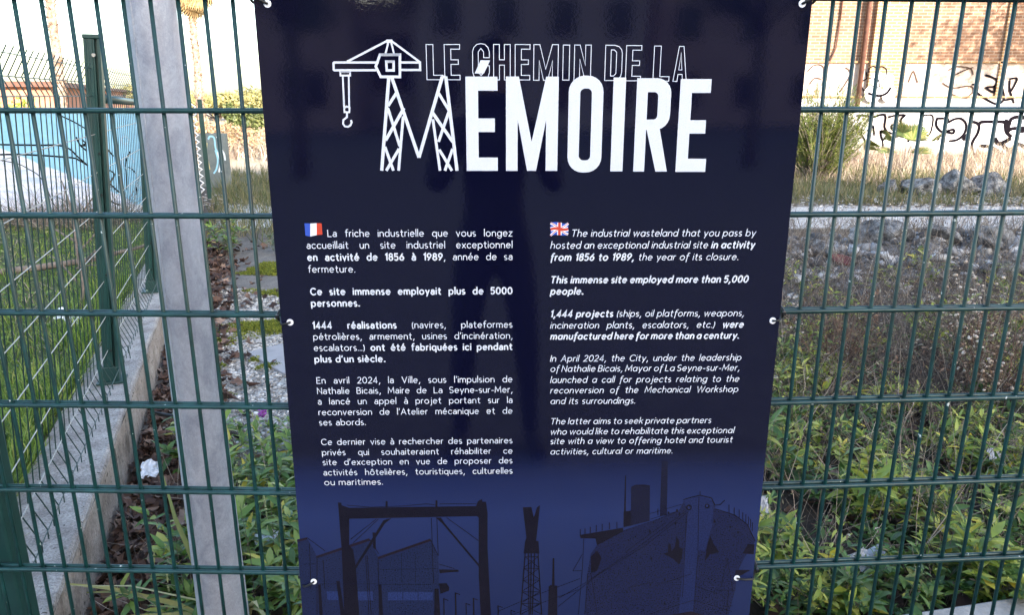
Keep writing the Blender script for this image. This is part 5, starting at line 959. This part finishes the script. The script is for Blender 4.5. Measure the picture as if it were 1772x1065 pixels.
# --- rubble on the mound (stuff) and the larger broken blocks (things)
A = Acc(); n = 8000; x = rng.uniform(1.6, 8.2, n); y = 8.05 + .12 * (x - 4) + rng.normal(0, .55, n); A.lumps(onground(x, y, .0), np.minimum(.016 / rng.uniform(.07, 1, n), .19), .75, .45)
tag(A.build('rubble', M['rubble']), 'grey broken rubble heaped along the mound', 'rubble', kind='stuff')
def rock(name, x, y, sz, label, seed, group=None, cat='rock', mat=None, dz=0.0, tilt=(0, 0, 0)):
    r_ = np.random.default_rng(seed); bm = bmesh.new(); bmesh.ops.create_icosphere(bm, subdivisions=4, radius=1)
    cuts = [unit(r_.normal(0, 1, 3)) for _ in range(16)]; ds = r_.uniform(.52, .86, 16)
    for v in bm.verts:
        p = np.array(v.co); 
        for c_, d_ in zip(cuts, ds):
            e = p @ c_ - d_
            if e > 0: p = p - c_ * e
        q = p * 3 + seed
        p = p * (1 + .05 * math.sin(q[0] * 2.3 + q[1]) * math.cos(q[2] * 2.9) + .028 * math.sin(q[0] * 7 + q[2] * 5) * math.cos(q[1] * 8) + .012 * math.sin(q[0] * 19) * math.sin(q[1] * 17 + q[2] * 21))
        v.co = Vector(p * np.array(sz))
    me = bpy.data.meshes.new(name); bm.to_mesh(me); bm.free(); me.materials.append(mat or M['rock'])
    o = link(bpy.data.objects.new(name, me)); o.location = (x, y, h1(x, y) + sz[2] * .35 + dz); o.rotation_euler = tilt
    return tag(o, label, cat, group)
rock('boulder', 7.75, 14.25, (.50, .36, .30), 'long low grey boulder at the left of the row in the dry grass', 3, 'grey boulders in the dry grass')
rock('boulder', 8.42, 14.35, (.46, .40, .37), 'highest grey boulder in the middle of the row in dry grass', 8, 'grey boulders in the dry grass')
rock('boulder', 9.02, 14.3, (.40, .36, .34), 'blunt grey boulder at the right end of the row', 14, 'grey boulders in the dry grass')
rock('boulder', 7.2, 14.4, (.24, .22, .18), 'smallest grey boulder beside the young conifer', 21, 'grey boulders in the dry grass')
G_ = 'broken concrete lumps on the rubble mound'
rock('concrete_lump', 4.75, 8.25, (.34, .20, .10), 'flat tilted slab lying across the top of the rubble mound', 31, G_, 'concrete lump', None, .05, (.25, .2, .5))
rock('concrete_lump', 3.35, 8.05, (.30, .24, .20), 'dark rounded lump at the mound end nearest the sign', 35, G_, 'concrete lump', None, -.02)
rock('concrete_lump', 4.15, 8.35, (.36, .26, .20), 'dark jagged lump topped with twigs on the mound', 39, G_, 'concrete lump', None, .0)
rock('concrete_lump', 5.35, 8.3, (.34, .28, .18), 'broad grey lump in the middle of the mound', 44, G_, 'concrete lump', None, .0, (0, .2, .3))
rock('concrete_lump', 6.1, 7.75, (.42, .34, .30), 'large pale grey lump at the right end of the mound', 52, G_, 'concrete lump', None, .05)
rock('concrete_lump', 6.35, 8.7, (.34, .28, .20), 'cracked dark lump behind the large pale one', 57, G_, 'concrete lump', None, .05)
rock('concrete_lump', 5.05, 7.55, (.24, .18, .13), 'small pale lump low on the near face of the mound', 61, G_, 'concrete lump', None, .0)

# red plastic scrap
mb = MB(); k = 16
vv = []
for r_, z in ((.02, .0), (.14, .015), (.19, .06), (.21, .10), (.20, .105), (.18, .07), (.13, .03), (.02, .02)): vv += [(r_ * math.cos(2 * math.pi * i / k), r_ * .8 * math.sin(2 * math.pi * i / k), z) for i in range(k)]
mb.add(vv, [(j * k + i, j * k + (i + 1) % k, (j + 1) * k + (i + 1) % k, (j + 1) * k + i) for j in range(7) for i in range(k)]); o = mb.build('plastic_dish', flat('dull_red_plastic', (.11, .02, .024), .6), smooth=True)
o.location = (3.45, 7.72, h1(3.45, 7.72) + .04); o.rotation_euler = (.3, .15, 0); o.scale = (.62, .62, .62); tag(o, 'dull red plastic dish tipped among the rubble beside the sign', 'plastic dish')

# litter: crumpled papers, cable, green hoop
M['grey_scrap'] = flat('soiled_white_scrap', (.40, .40, .43), .8)
def paper(name, x, y, sx_, sy_, label, seed, mat, dz=.02, tilt=(0, 0, 0)):
    r_ = np.random.default_rng(seed); k = 9; vv = []
    for j in range(k):
        for i in range(k): vv.append(((i / (k - 1) - .5) * sx_ * (1 + .12 * r_.uniform(-1, 1)), (j / (k - 1) - .5) * sy_ * (1 + .12 * r_.uniform(-1, 1)), .22 * min(sx_, sy_) * r_.uniform(-.5, .5) + .12 * sx_ * math.sin(i * .9 + seed)))
    mb = MB(); mb.add(vv, [(j * k + i, j * k + i + 1, (j + 1) * k + i + 1, (j + 1) * k + i) for j in range(k - 1) for i in range(k - 1)]); o = mb.build(name, mat)
    sd = o.modifiers.new('thick', 'SOLIDIFY'); sd.thickness = .0012
    o.location = (x, y, h1(x, y) + dz); o.rotation_euler = tilt; return tag(o, label, 'litter')
paper('paper_scrap', -1.82, 3.42, .085, .10, 'crumpled white paper scrap among brown leaves beside the low wall', 4, M['paper'], .10, (.5, .2, .4))
paper('paper_scrap', -3.20, 5.2, .16, .10, 'white paper scrap caught in the grass behind the mesh fence', 6, M['paper'], .10, (.7, .3, .2))
paper('paper_scrap', -1.02, 2.75, .09, .05, 'small white scrap beside the foot of the steel pole', 9, M['paper'], .14, (.6, 0, .3))
paper('paper_scrap', 2.44, 3.45, .08, .06, 'white scrap deep in the undergrowth towards the right edge', 12, M['grey_scrap'], .16, (.8, .2, .3))
paper('paper_scrap', 1.10, 2.93, .05, .07, 'white scrap half hidden by leaves beside the printed ship', 15, M['grey_scrap'], .2, (1.0, .2, .2))
paper('plastic_sheet', 1.45, 2.62, .18, .12, 'crinkled grey plastic sheet under the leaves near the kerb', 18, flat('grey_plastic', (.36, .37, .40), .3), .12, (.4, .1, .5))
mb = MB(); mb.tube([(-2.02, 3.9, -.12), (-1.9, 3.88, -.13), (-1.72, 3.86, -.15), (-1.5, 3.8, -.22)], .012, 8); tag(mb.build('black_cable', M['black_plastic'], smooth=True), 'short black cable running behind the steel pole', 'cable')
mb = MB(); mb.tube([(-.88, 2.75, -.02), (-.80, 2.74, .01), (-.70, 2.73, .03), (-.60, 2.72, .01), (-.55, 2.70, -.05), (-.53, 2.68, -.14)], .004, 6); tag(mb.build('garden_wire', flat('pale_green_plastic', (.42, .55, .42), .5), smooth=True), 'pale green bent wire hoop among the weeds', 'wire')

# fallen branch and bare sapling on the lawn
mb = MB(); z = h1(-4.3, 6.9) + .06; mb.tube([(-4.75, 6.75, z), (-4.45, 6.85, z + .02), (-4.1, 7.1, z + .04), (-3.75, 7.45, z + .10), (-3.5, 7.65, z + .2)], [.034, .034, .028, .018, .008], 9); mb.tube([(-4.1, 7.1, z + .04), (-3.95, 7.0, z + .15), (-3.8, 7.05, z + .26)], [.02, .014, .006], 6)
tag(mb.build('fallen_branch', M['bark'], smooth=True), 'grey fallen branch lying on the lawn', 'branch')
sp = empty('bare_sapling', (-3.35, 5.6, h1(-3.35, 5.6)), 0, 'bare grey sapling growing against the mesh fence', 'sapling')
mb = MB(); mb.tube([(0, 0, -.02), (.03, .05, .25), (-.02, .12, .5), (-.06, .2, .8), (-.16, .3, 1.0)], [.016, .013, .012, .009, .004], 6)
mb.build('stem', M['bark'], sp, smooth=True)
mb = MB()
for z0, dx, dy, dz in ((.25, -.35, .2, .2), (.45, .28, .1, .22), (.55, -.4, .1, .15), (.7, .22, .2, .25), (.8, -.3, .3, .05), (.35, .25, -.1, .05)):
    b0 = Vector((-.02, z0 * .22, z0)); mb.tube([b0, b0 + Vector((dx * .5, dy * .5, dz * .7)), b0 + Vector((dx, dy, dz))], [.008, .006, .003], 5); b1 = b0 + Vector((dx * .6, dy * .6, dz * .75)); mb.tube([b1, b1 + Vector((dx * .1, .12, .16))], [.004, .002], 4)
mb.build('twigs', M['bark'], sp)

# --- individual plants ----------------------------------------------------------
def leafy(name, x, y, h, nst, nl, L, W, mat, label, cat, z=None, spread=.4, group=None):
    zz = h1(x, y) if z is None else z
    e = empty(name, (x, y, zz), 0, label, cat, group); A, S = Acc(), Acc(); plant(A, S, 0, 0, h, nst, nl, L, W, spread, 0.0)
    A.build('leaves', mat, e); S.build('stems', M['twig'], e); return e
leafy('leafy_weed', -3.45, 8.9, .42, 16, 16, .10, .032, M['green_leaf'], 'bushy green weed growing by the dead leaves along the low wall', 'weed')
leafy('leafy_weed', -2.85, 8.9, .30, 10, 12, .08, .028, M['grey_leaf'], 'greyish green weed between the bushy one and the sign', 'weed')
leafy('leafy_weed', -1.72, 3.55, .26, 7, 12, .10, .035, M['green_leaf'], 'green weed leaning over the white paper scrap', 'weed')
leafy('leafy_weed', -1.18, 2.62, .30, 8, 12, .11, .036, M['green_leaf'], 'broad leaved green weed at the left of the steel pole', 'weed')
leafy('leafy_weed', -.52, 2.55, .34, 8, 13, .10, .035, M['green_leaf'], 'green weed between the steel pole and the sign', 'weed')
leafy('leafy_weed', 1.62, 3.05, .36, 9, 14, .11, .036, M['yellow_leaf'], 'tall yellowish leafy weed right of the printed ship', 'weed')
leafy('leafy_weed', 1.25, 3.5, .40, 9, 14, .11, .034, M['green_leaf'], 'tall fresh green weed close to the right edge of the sign', 'weed')
leafy('leafy_weed', 2.55, 3.05, .34, 9, 13, .10, .036, M['dark_leaf'], 'dark green leafy weed above the concrete kerb', 'weed')
e = leafy('flowering_weed', -1.33, 3.75, .24, 6, 9, .05, .018, M['green_leaf'], 'small weed with one purple flower near the sign', 'flower')
A = Acc(); A.lumps(rng.normal(0, .014, (22, 3)) + [-.02, 0, .25], rng.uniform(.01, .02, 22), .8); A.build('flower', leafmat('purple_petal', [(0, (.20, .03, .26)), (1, (.42, .10, .48))], .6, .3), e)
# strap-leaved plant at the foot of the frame
e = empty('strap_leaf_plant', (-1.05, 2.38, -.31), 0, 'plant with long yellowing strap leaves in front of the steel pole', 'plant'); A = Acc(); n = 22
a = rng.uniform(2.2, 6.6, n); el = rng.uniform(.35, 1.15, n); D = np.stack([np.cos(a) * np.cos(el), np.sin(a) * np.cos(el) * .5 - .15, np.sin(el)], 1)
A.leaves(rng.normal(0, .03, (n, 3)) * [1, 1, .2], D, unit(UPV + rng.normal(0, .2, (n, 3))), rng.uniform(.35, .65, n), rng.uniform(.014, .026, n), .35, rng.uniform(.3, .9, n))
A.build('leaves', leafmat('strap_leaf', [(0, (.16, .18, .05)), (.5, (.30, .28, .09)), (1, (.48, .42, .22))], .6, .25), e)
# dry fleabane with pale seed heads
def fleabane(x, y, h, nst, label, seed):
    e = empty('seed_head_plant', (x, y, h1(x, y)), 0, label, 'dry plant', 'dry plants with pale fluffy seed heads'); S, A, L_ = Acc(), Acc(), Acc()
    P = rng.normal(0, .03, (nst, 3)) * [1, 1, 0]; D = updirs(nst, .14); Ls = h * rng.uniform(.7, 1.05, nst); S.stems(P, D, Ls, .0045, .05)
    hp = []
    for i in range(nst):
        for t in np.linspace(.45, 1, 9):
            b0 = P[i] + D[i] * Ls[i] * t; k = int(rng.integers(1, 4))
            d = unit(rng.normal(0, 1, (k, 3)) * [1, 1, .4] + [0, 0, .55]); ln = (.05 + .10 * (1 - abs(t - .7))) * rng.uniform(.5, 1.2, k); S.stems(np.repeat(b0[None], k, 0), d, ln, .0014, .1); hp.append(b0 + d * ln[:, None])
            L_.leaves(b0[None], unit(rng.normal(0, 1, (1, 3)) * [1, 1, .3]), UPV[None], .05, .008, .2, .5)
    hp = np.concatenate(hp); A.lumps(hp, rng.uniform(.010, .026, len(hp)), .95, .3)
    S.build('stems', M['twig'], e); A.build('seed_clumps', M['fluff'], e); L_.build('leaves', M['grey_leaf'], e)
fleabane(3.52, 5.25, .85, 3, 'tallest dry plant with beige fluffy seed heads before the rubble', 1)
fleabane(3.05, 5.0, .62, 4, 'reddish dry seed head plant left of the tallest one', 2)
fleabane(2.85, 4.3, .50, 5, 'low seed head plant in the undergrowth below the tallest', 3)
fleabane(3.3, 4.55, .52, 4, 'short seed head plant at the right edge of the undergrowth', 4)
fleabane(2.0, 5.4, .45, 4, 'small seed head plant behind the straw beside the sign', 5)

def shrub(x, y, h, nst, label):
    e = empty('withered_shrub', (x, y, h1(x, y)), 0, label, 'shrub', 'withered shrubs in the scrub'); A, S = Acc(), Acc(); D = updirs(nst, .42); Ls = h * rng.uniform(.6, 1.1, nst); P = rng.normal(0, .06, (nst, 3)) * [1, 1, 0]; S.stems(P, D, Ls, .004, .12)
    for i in range(nst):
        t = rng.uniform(.3, 1, 7); b0 = P[i] + D[i] * (Ls[i] * t)[:, None]; d = unit(rng.normal(0, .7, (7, 3)) + D[i]); ln = rng.uniform(.08, .24, 7); S.stems(b0, d, ln, .0018, .2)
        k = 26; j = rng.integers(0, 7, k); A.leaves(b0[j] + d[j] * (ln[j] * rng.uniform(.2, 1, k))[:, None], unit(rng.normal(0, 1, (k, 3))), unit(rng.normal(0, 1, (k, 3))), rng.uniform(.018, .04, k), rng.uniform(.006, .012, k), .3, .6)
    S.build('stems', leafmat('russet_twig', [(0, (.04, .02, .016)), (.6, (.11, .06, .045)), (1, (.22, .15, .11))], .9, 0), e); A.build('leaves', leafmat('russet_leaf', [(0, (.07, .035, .025)), (.5, (.16, .09, .06)), (.85, (.28, .18, .12)), (1, (.20, .20, .08))], .8, .2), e)
shrub(2.95, 4.35, .62, 34, 'reddish brown withered shrub at the right edge of the scrub')
shrub(2.25, 4.9, .55, 26, 'lower brown withered shrub nearer the sign in the scrub')
# young conifer, dwarf palm, bushes
cf = empty('young_conifer', (6.55, 16.3, h1(6.55, 16.3)), 0, 'young feathery green conifer bush right of the sign', 'conifer')
A, S = Acc(), Acc(); n = 300; a = rng.uniform(0, 6.28, n); rr_ = np.sqrt(rng.uniform(0, 1, n)) * .5; P = np.stack([rr_ * np.cos(a) * .5, rr_ * np.sin(a) * .5, rng.uniform(.0, .6, n)], 1)
D = unit(np.stack([np.cos(a) * rr_ * 1.55, np.sin(a) * rr_ * 1.55, np.ones(n)], 1) + rng.normal(0, .1, (n, 3))); Ls = (1.85 - 1.5 * rr_) * rng.uniform(.5, 1.06, n); Ls = np.minimum(Ls, 1.85 - P[:, 2]); S.stems(P, D, Ls, .008, .05)
t = rng.uniform(.15, 1, (n, 70)); C = P[:, None] + D[:, None] * (Ls[:, None] * t)[..., None]; k = n * 70; LDr = unit(D[:, None] * 1.1 + rng.normal(0, .55, (n, 70, 3))).reshape(k, 3)
A.leaves(C.reshape(k, 3), LDr, unit(rng.normal(0, 1, (k, 3))), rng.uniform(.05, .13, k), rng.uniform(.007, .014, k), .1, .2)
A.build('foliage', M['pine_leaf'], cf); S.build('stems', M['bark'], cf); cf.scale = (1.1, 1.1, 1.06)
dp_ = empty('dwarf_palm', (9.2, 17.9, h1(9.2, 17.9)), 0, 'small fan palm in the dry grass before the graffiti', 'palm'); A, S = Acc(), Acc(); n = 13
a = rng.uniform(0, 6.28, n); el = rng.uniform(.5, 1.45, n); D = np.stack([np.cos(a) * np.cos(el), np.sin(a) * np.cos(el), np.sin(el)], 1); T = S.stems(np.zeros((n, 3)), D, rng.uniform(.55, .95, n), .012, .05)
for i in range(n):
    sd_ = unit(np.cross(D[i], UPV)); th = np.linspace(-1.25, 1.25, 15); dd = D[i] * np.cos(th)[:, None] + sd_ * np.sin(th)[:, None]; A.leaves(np.repeat(T[i][None], 15, 0), dd, np.repeat(unit(np.cross(sd_, D[i]))[None], 15, 0), .38, .045, .3, .25)
A.build('fronds', leafmat('palm_frond', [(0, (.08, .13, .03)), (.6, (.16, .20, .06)), (1, (.30, .26, .10))], .5, .2), dp_); S.build('stems', M['bark'], dp_)
def bush(name, x, y, rx, ry, rz, n, L, W, mat, label, cat='bush', z0=None, trunk=True, group=None, lift=.75):
    zz = h1(x, y) if z0 is None else z0
    e = empty(name, (x, y, zz), 0, label, cat, group); A, S = Acc(), Acc(); nb_ = max(7, int(n / 260)); cs = unit(rng.normal(0, 1, (nb_, 3))) * rng.uniform(.2, .8, (nb_, 1)); cs[:, 2] = np.abs(cs[:, 2]) * 1.1 - .3
    kk_ = rng.integers(0, nb_, n); d = unit(rng.normal(0, 1, (n, 3))) * (rng.uniform(0, 1, (n, 1)) ** .5) * rng.uniform(.22, .45, nb_)[kk_][:, None]
    P = (cs[kk_] + d) * [rx, ry, rz] + [0, 0, rz * lift]; A.leaves(P, unit(rng.normal(0, 1, (n, 3))), unit(rng.normal(0, 1, (n, 3))), rng.uniform(.6, 1.3, n) * L, rng.uniform(.6, 1.3, n) * W, .2, .3)
    A.build('crown', mat, e)
    if trunk:
        tp = np.repeat(np.zeros((1, 3)), nb_, 0); v = cs * [rx, ry, rz] + [0, 0, rz * lift]; S.stems(tp, v, np.linalg.norm(v, axis=1), rz * .035 + .01, .03); S.build('trunk', M['bark'], e)
    return e
bush('russet_bush', -8.35, 21.5, 1.5, 1.0, .85, 1500, .13, .05, M['bush_dry'], 'russet dry bush on the sandy ground left of the sign')
bush('russet_bush', -6.6, 22.5, 1.1, 1.0, .7, 1000, .13, .05, M['bush_dry'], 'second russet bush, half behind the sign edge')
bush('green_bush', -11.6, 27.0, 1.3, 1.3, .75, 1800, .14, .06, M['olive_leaf'], 'pale yellow green bush between the palm and russet bush')
bush('dark_bush', -8.95, 25.5, .8, .8, 1.05, 1500, .16, .08, M['far_leaf'], 'dark rounded bush at the sign edge below the tree')
bush('field_tree', -12.4, 38.0, 1.7, 1.6, 1.35, 3000, .20, .09, M['olive_leaf'], 'yellow green tree standing on the far edge of the field', 'tree')
for i, (x, y, rx, rz, lb) in enumerate([(-19, 50, 4.0, 1.6, 'long low tree line clump behind the field tree'), (-27.5, 62, 5, 1.7, 'low distant tree clump beyond the palm with dead fronds'), (-6, 52, 4.5, 2.0, 'distant tree clump hidden mostly by the sign')]):
    bush('distant_tree', x, y, rx, 2.5, rz, 2600, .36, .16, M['olive_leaf'], lb, 'tree', group='trees along the far field')
bush('garden_shrub', -13.1, 20.0, .95, .9, 1.0, 1500, .13, .06, M['yellow_leaf'], 'sunlit yellow green shrub above the blue wall', z0=.15)
bush('garden_shrub', -15.6, 21.0, .9, .9, .95, 1300, .13, .06, M['bush_dry'], 'reddish shrub above the left end of the blue wall', z0=.15)
bush('garden_shrub', -11.2, 22.5, .8, .8, .7, 1100, .13, .06, M['bush_dry'], 'small reddish shrub beside the fence post, above the blue wall', z0=.15)
# dry brush heap at the foot of the blue wall
S = Acc(); n = 900; x = rng.uniform(-6.5, -5.0, n); y = rng.uniform(9.3, 10.25, n); S.stems(onground(x, y, 0), updirs(n, .9), rng.uniform(.15, .5, n), rng.uniform(.002, .005, n), .5)
n = 1200; x = rng.uniform(-9.2, -4.9, n); y = 10.2 - np.abs(rng.normal(0, .3, n)); S.stems(onground(x, y, 0), updirs(n, .9), rng.uniform(.08, .25, n), rng.uniform(.002, .005, n), .5)
tag(S.build('brush_heap', M['twig']), 'dry grey brush lying along the foot of the blue wall', 'dry brush', kind='stuff')

# palms
def palm(x, y, h, r0, label, skirt, lean=0.0):
    e = empty('palm_tree', (x, y, h1(x, y) - .05), 0, label, 'palm tree', 'tall palms beyond the fence'); mb = MB(); zs = np.linspace(0, h, 60); mb.tube([(lean * (z / h) ** 1.2 + .015 * math.sin(z * 3), 0, z) for z in zs], [r0 * (1.25 - .35 * min(1, z / 1.5)) * (1 + .07 * (i % 2)) for i, z in enumerate(zs)], 14)
    mb.build('trunk', surf('palm_trunk', [(.3, (.12, .075, .05)), (.55, (.34, .25, .19)), (.75, (.46, .38, .31))], 9, .95, 20, 1.0, .05), e, smooth=False)
    A = Acc()                                                           # stubs of old leaf bases
    n = 420; a = rng.uniform(0, 6.28, n); z = rng.uniform(.3, h, n); D = unit(np.stack([np.cos(a), np.sin(a), np.full(n, 1.4)], 1)); A.leaves(np.stack([lean * (z / h) ** 1.2 + r0 * .9 * np.cos(a), r0 * .9 * np.sin(a), z], 1), D, np.stack([np.cos(a), np.sin(a), 0 * a], 1), .10, .06, .3, -.2)
    A.build('leaf_base_clumps', leafmat('old_leaf_base', [(0, (.16, .09, .055)), (1, (.42, .31, .23))], .9, 0), e)
    A, B = Acc(), Acc(); top = np.array([lean, 0, h]); 
    for acc, n, e0, e1, ln in ((A, 38, -.2, 1.4, 1.1), (B, skirt, -1.45, -.5, .9)):
        for i in range(n):
            a = rng.uniform(0, 6.28); el = rng.uniform(e0, e1); d = np.array([math.cos(a) * math.cos(el), math.sin(a) * math.cos(el), math.sin(el)]); sd_ = unit(np.cross(d, UPV + .01)); c_ = top + d * .7 * ln * rng.uniform(.7, 1.1) + [0, 0, .15 if acc is A else -rng.uniform(0, .5)]
            th = np.linspace(-1.2, 1.2, 17); dd = unit(d * np.cos(th)[:, None] + sd_ * np.sin(th)[:, None] - [0, 0, .25]); acc.leaves(np.repeat(c_[None], 17, 0), dd, np.repeat(unit(np.cross(sd_, d))[None], 17, 0), rng.uniform(.45, .75), .05, .3, .5); acc.leaves(top[None], d[None], UPV[None], np.linalg.norm(c_ - top), .03, .2, 0)
    A.build('crown', leafmat('palm_crown', [(0, (.05, .08, .02)), (1, (.16, .18, .06))], .5, .2), e); B.build('dead_fronds', leafmat('dead_frond', [(0, (.20, .12, .05)), (1, (.46, .34, .16))], .8, .3), e)
palm(-11.62, 20.0, 7.4, .115, 'bare trunked palm rising behind the blue wall', 16, .35)
palm(-10.45, 26.0, 5.55, .125, 'palm with a skirt of dead fronds right of the steel pole', 42, .12)
# tree beside the workshop whose boughs dapple the wall
tr = empty('plane_tree', (20.5, 13.0, h1(20.5, 13.)), 0, 'tall tree beside the workshop casting dappled shade on it', 'tree'); mb = MB(); mb.tube([(0, 0, 0), (.1, .1, 2.5), (0, .2, 5), (.1, .1, 7.5)], [.22, .18, .13, .06], 10)
for dx, dy, dz in ((-2.2, .8, 1.2), (1.8, .9, 1.6), (-1.2, -1.6, 1.8), (.9, -1.5, 1.4), (-1.8, 1.6, .4)): mb.tube([(.05, .15, 4.6), (dx * .5, dy * .5, 5.4 + dz * .4), (dx, dy, 5.6 + dz)], [.09, .06, .02], 6)
mb.build('trunk', M['bark'], tr, smooth=True)
A = Acc(); n = 3200; cs = rng.normal(0, 1, (13, 3)) * [1.5, 1.3, .8] + [0, .2, 6.6]; kk_ = rng.integers(0, 13, n); A.leaves(cs[kk_] + rng.normal(0, .34, (n, 3)), unit(rng.normal(0, 1, (n, 3))), unit(rng.normal(0, 1, (n, 3))), rng.uniform(.12, .25, n), rng.uniform(.07, .14, n), .2, .3); A.build('crown', M['far_leaf'], tr)

for x, y, lb in ((-3.6, -13, 'street tree nearer the middle behind the photographer'), (6.5, -15, 'street tree further along behind the photographer')):
    e = empty('street_tree', (x, y, -.012), 0, lb, 'tree', 'street trees behind the photographer'); mb = MB(); mb.tube([(0, 0, 0), (.05, .03, 1.6), (.0, .05, 3.2), (.05, 0, 4.6)], [.17, .14, .12, .05], 10)
    for dx, dy, dz in ((-1.3, .5, 1.5), (1.2, .4, 1.3), (.3, -1.2, 1.6), (-.4, 1.1, 1.2)): mb.tube([(0, .05, 2.9), (dx * .5, dy * .5, 3.2 + dz * .4), (dx, dy, 3.2 + dz)], [.07, .045, .015], 6)
    mb.build('trunk', M['bark'], e, smooth=True); A = Acc(); n = 2600; cs = rng.normal(0, 1, (12, 3)) * [1.1, 1.0, .7] + [0, 0, 4.4]; kk_ = rng.integers(0, 12, n); A.leaves(cs[kk_] + rng.normal(0, .36, (n, 3)), unit(rng.normal(0, 1, (n, 3))), unit(rng.normal(0, 1, (n, 3))), rng.uniform(.10, .2, n), rng.uniform(.06, .12, n), .2, .3); A.build('crown', M['far_leaf'], e)
# ---------------------------------------------------------------- the photographer, who shows only as a dark reflection in the panel
def person():
    e = empty('person', (.02, -.30, -.012), 0, 'person in dark clothes standing before the sign, holding up a phone', 'person')
    V = {}; E = []; rad = {}
    def j(nm, p, r_, par=None):
        V[nm] = (p, r_)
        if par: E.append((par, nm))
    j('pelvis', (0, -.16, .98), .135); j('waist', (0, -.15, 1.12), .13, 'pelvis'); j('chest', (0, -.14, 1.34), .155, 'waist'); j('collar', (0, -.14, 1.50), .10, 'chest'); j('neck', (0, -.13, 1.58), .058, 'collar'); j('jaw', (0, -.11, 1.655), .068, 'neck'); j('skull', (0, -.115, 1.75), .088, 'jaw'); j('top', (0, -.12, 1.81), .066, 'skull')
    for s in (-1, 1):
        k = str(s)
        j('hip' + k, (s * .10, -.16, .92), .10, 'pelvis'); j('knee' + k, (s * .145, -.13, .50), .066, 'hip' + k); j('calf' + k, (s * .155, -.15, .34), .058, 'knee' + k); j('ankle' + k, (s * .165, -.17, .09), .042, 'calf' + k); j('heel' + k, (s * .17, -.18, .045), .042, 'ankle' + k); j('ball' + k, (s * .19, .0, .04), .04, 'heel' + k); j('toe' + k, (s * .195, .07, .035), .03, 'ball' + k)
        j('sh' + k, (s * .20, -.14, 1.45), .072, 'collar'); j('elbow' + k, (s * .25, .0, 1.24), .05, 'sh' + k); j('wrist' + k, (s * .10, .16, 1.50), .032, 'elbow' + k); j('palm' + k, (s * .085, .19, 1.555), .034, 'wrist' + k)
        for q, (dx, dz, ln) in enumerate(((-.004, .055, 1.0), (.010, .050, 1.06), (.022, .038, 1.0), (.032, .022, .85))):
            b0 = Vector(V['palm' + k][0]); f1 = b0 + Vector((-s * .004 + s * dx * .6, .028 * ln, dz * .8)); f2 = f1 + Vector((-s * .022 * ln, .012, .012 * ln)); f3 = f2 + Vector((-s * .018 * ln, -.006, .004))
            j(f'a{q}{k}', tuple(f1), .0095, 'palm' + k); j(f'b{q}{k}', tuple(f2), .0085, f'a{q}{k}'); j(f'c{q}{k}', tuple(f3), .007, f'b{q}{k}')
        b0 = Vector(V['palm' + k][0]); j('th' + k, tuple(b0 + Vector((-s * .022, -.012, .016))), .0115, 'palm' + k); j('tj' + k, tuple(b0 + Vector((-s * .042, -.006, .034))), .009, 'th' + k)
    nm = list(V); me = bpy.data.meshes.new('body'); me.from_pydata([V[q][0] for q in nm], [(nm.index(a), nm.index(b_)) for a, b_ in E], [])
    o = link(bpy.data.objects.new('body', me), e); sk = o.modifiers.new('skin', 'SKIN')
    for i, q in enumerate(nm): d = me.skin_vertices[0].data[i]; d.radius = (V[q][1], V[q][1] * (.72 if q in ('chest', 'waist', 'pelvis', 'collar') else 1)); d.use_root = q == 'pelvis'
    ss = o.modifiers.new('sub', 'SUBSURF'); ss.levels = 2; ss.render_levels = 2
    me.materials.append(flat('dark_clothing', (.05, .048, .06), .85)); me.materials.append(flat('skin_tone', (.42, .25, .18), .55))
    mb = MB()                                                             # short dark hair
    k = 14; vv = []
    for jx in range(7):
        t = jx / 6 * 1.75
        for i in range(k): a = 2 * math.pi * i / k; vv.append((.094 * math.sin(t) * math.cos(a), -.125 + .104 * math.sin(t) * math.sin(a) - .012 * jx / 6, 1.765 + .092 * math.cos(t)))
    mb.add(vv, [(a * k + i, a * k + (i + 1) % k, (a + 1) * k + (i + 1) % k, (a + 1) * k + i) for a in range(6) for i in range(k)]); mb.build('hair', flat('dark_hair', (.02, .014, .01), .6), e, smooth=True)
    mb = MB()                                                             # face: skin patch with brow, nose, mouth and ears
    k = 11; vv = []
    for a in range(9):
        zz = 1.605 + a * .021
        for i in range(k):
            t = (i / (k - 1) - .5) * 2.3; r_ = .078 + .012 * math.sin(a / 8 * 3.1); nose = .024 * math.exp(-(t / .16) ** 2) * math.exp(-((a - 4.0) / 1.5) ** 2); eye = -.008 * math.exp(-((abs(t) - .42) / .16) ** 2) * math.exp(-((a - 5.3) / .7) ** 2); mouth = .005 * math.exp(-(t / .32) ** 2) * math.exp(-((a - 2) / .6) ** 2)
            vv.append(((r_ + .004) * math.sin(t), -.115 + (r_ + .010 + nose + eye + mouth) * math.cos(t), zz))
    mb.add(vv, [(a * k + i, a * k + i + 1, (a + 1) * k + i + 1, (a + 1) * k + i) for a in range(8) for i in range(k - 1)]); mb.build('face', flat('face_skin', (.42, .25, .18), .55), e, smooth=True)
    return e
person()
ph = empty('smartphone', (0, -.10, 1.60), 0, 'dark smartphone held up by the person before the sign', 'phone')
mb = MB(); mb.box((0, 0, -.02), (.15, .009, .072)); mb.build('case', flat('phone_case', (.015, .015, .017), .3), ph, bevel=.003)
mb = MB(); mb.box((0, -.0052, -.02), (.138, .0012, .064)); mb.build('screen', flat('phone_screen', (.01, .01, .012), .08), ph)
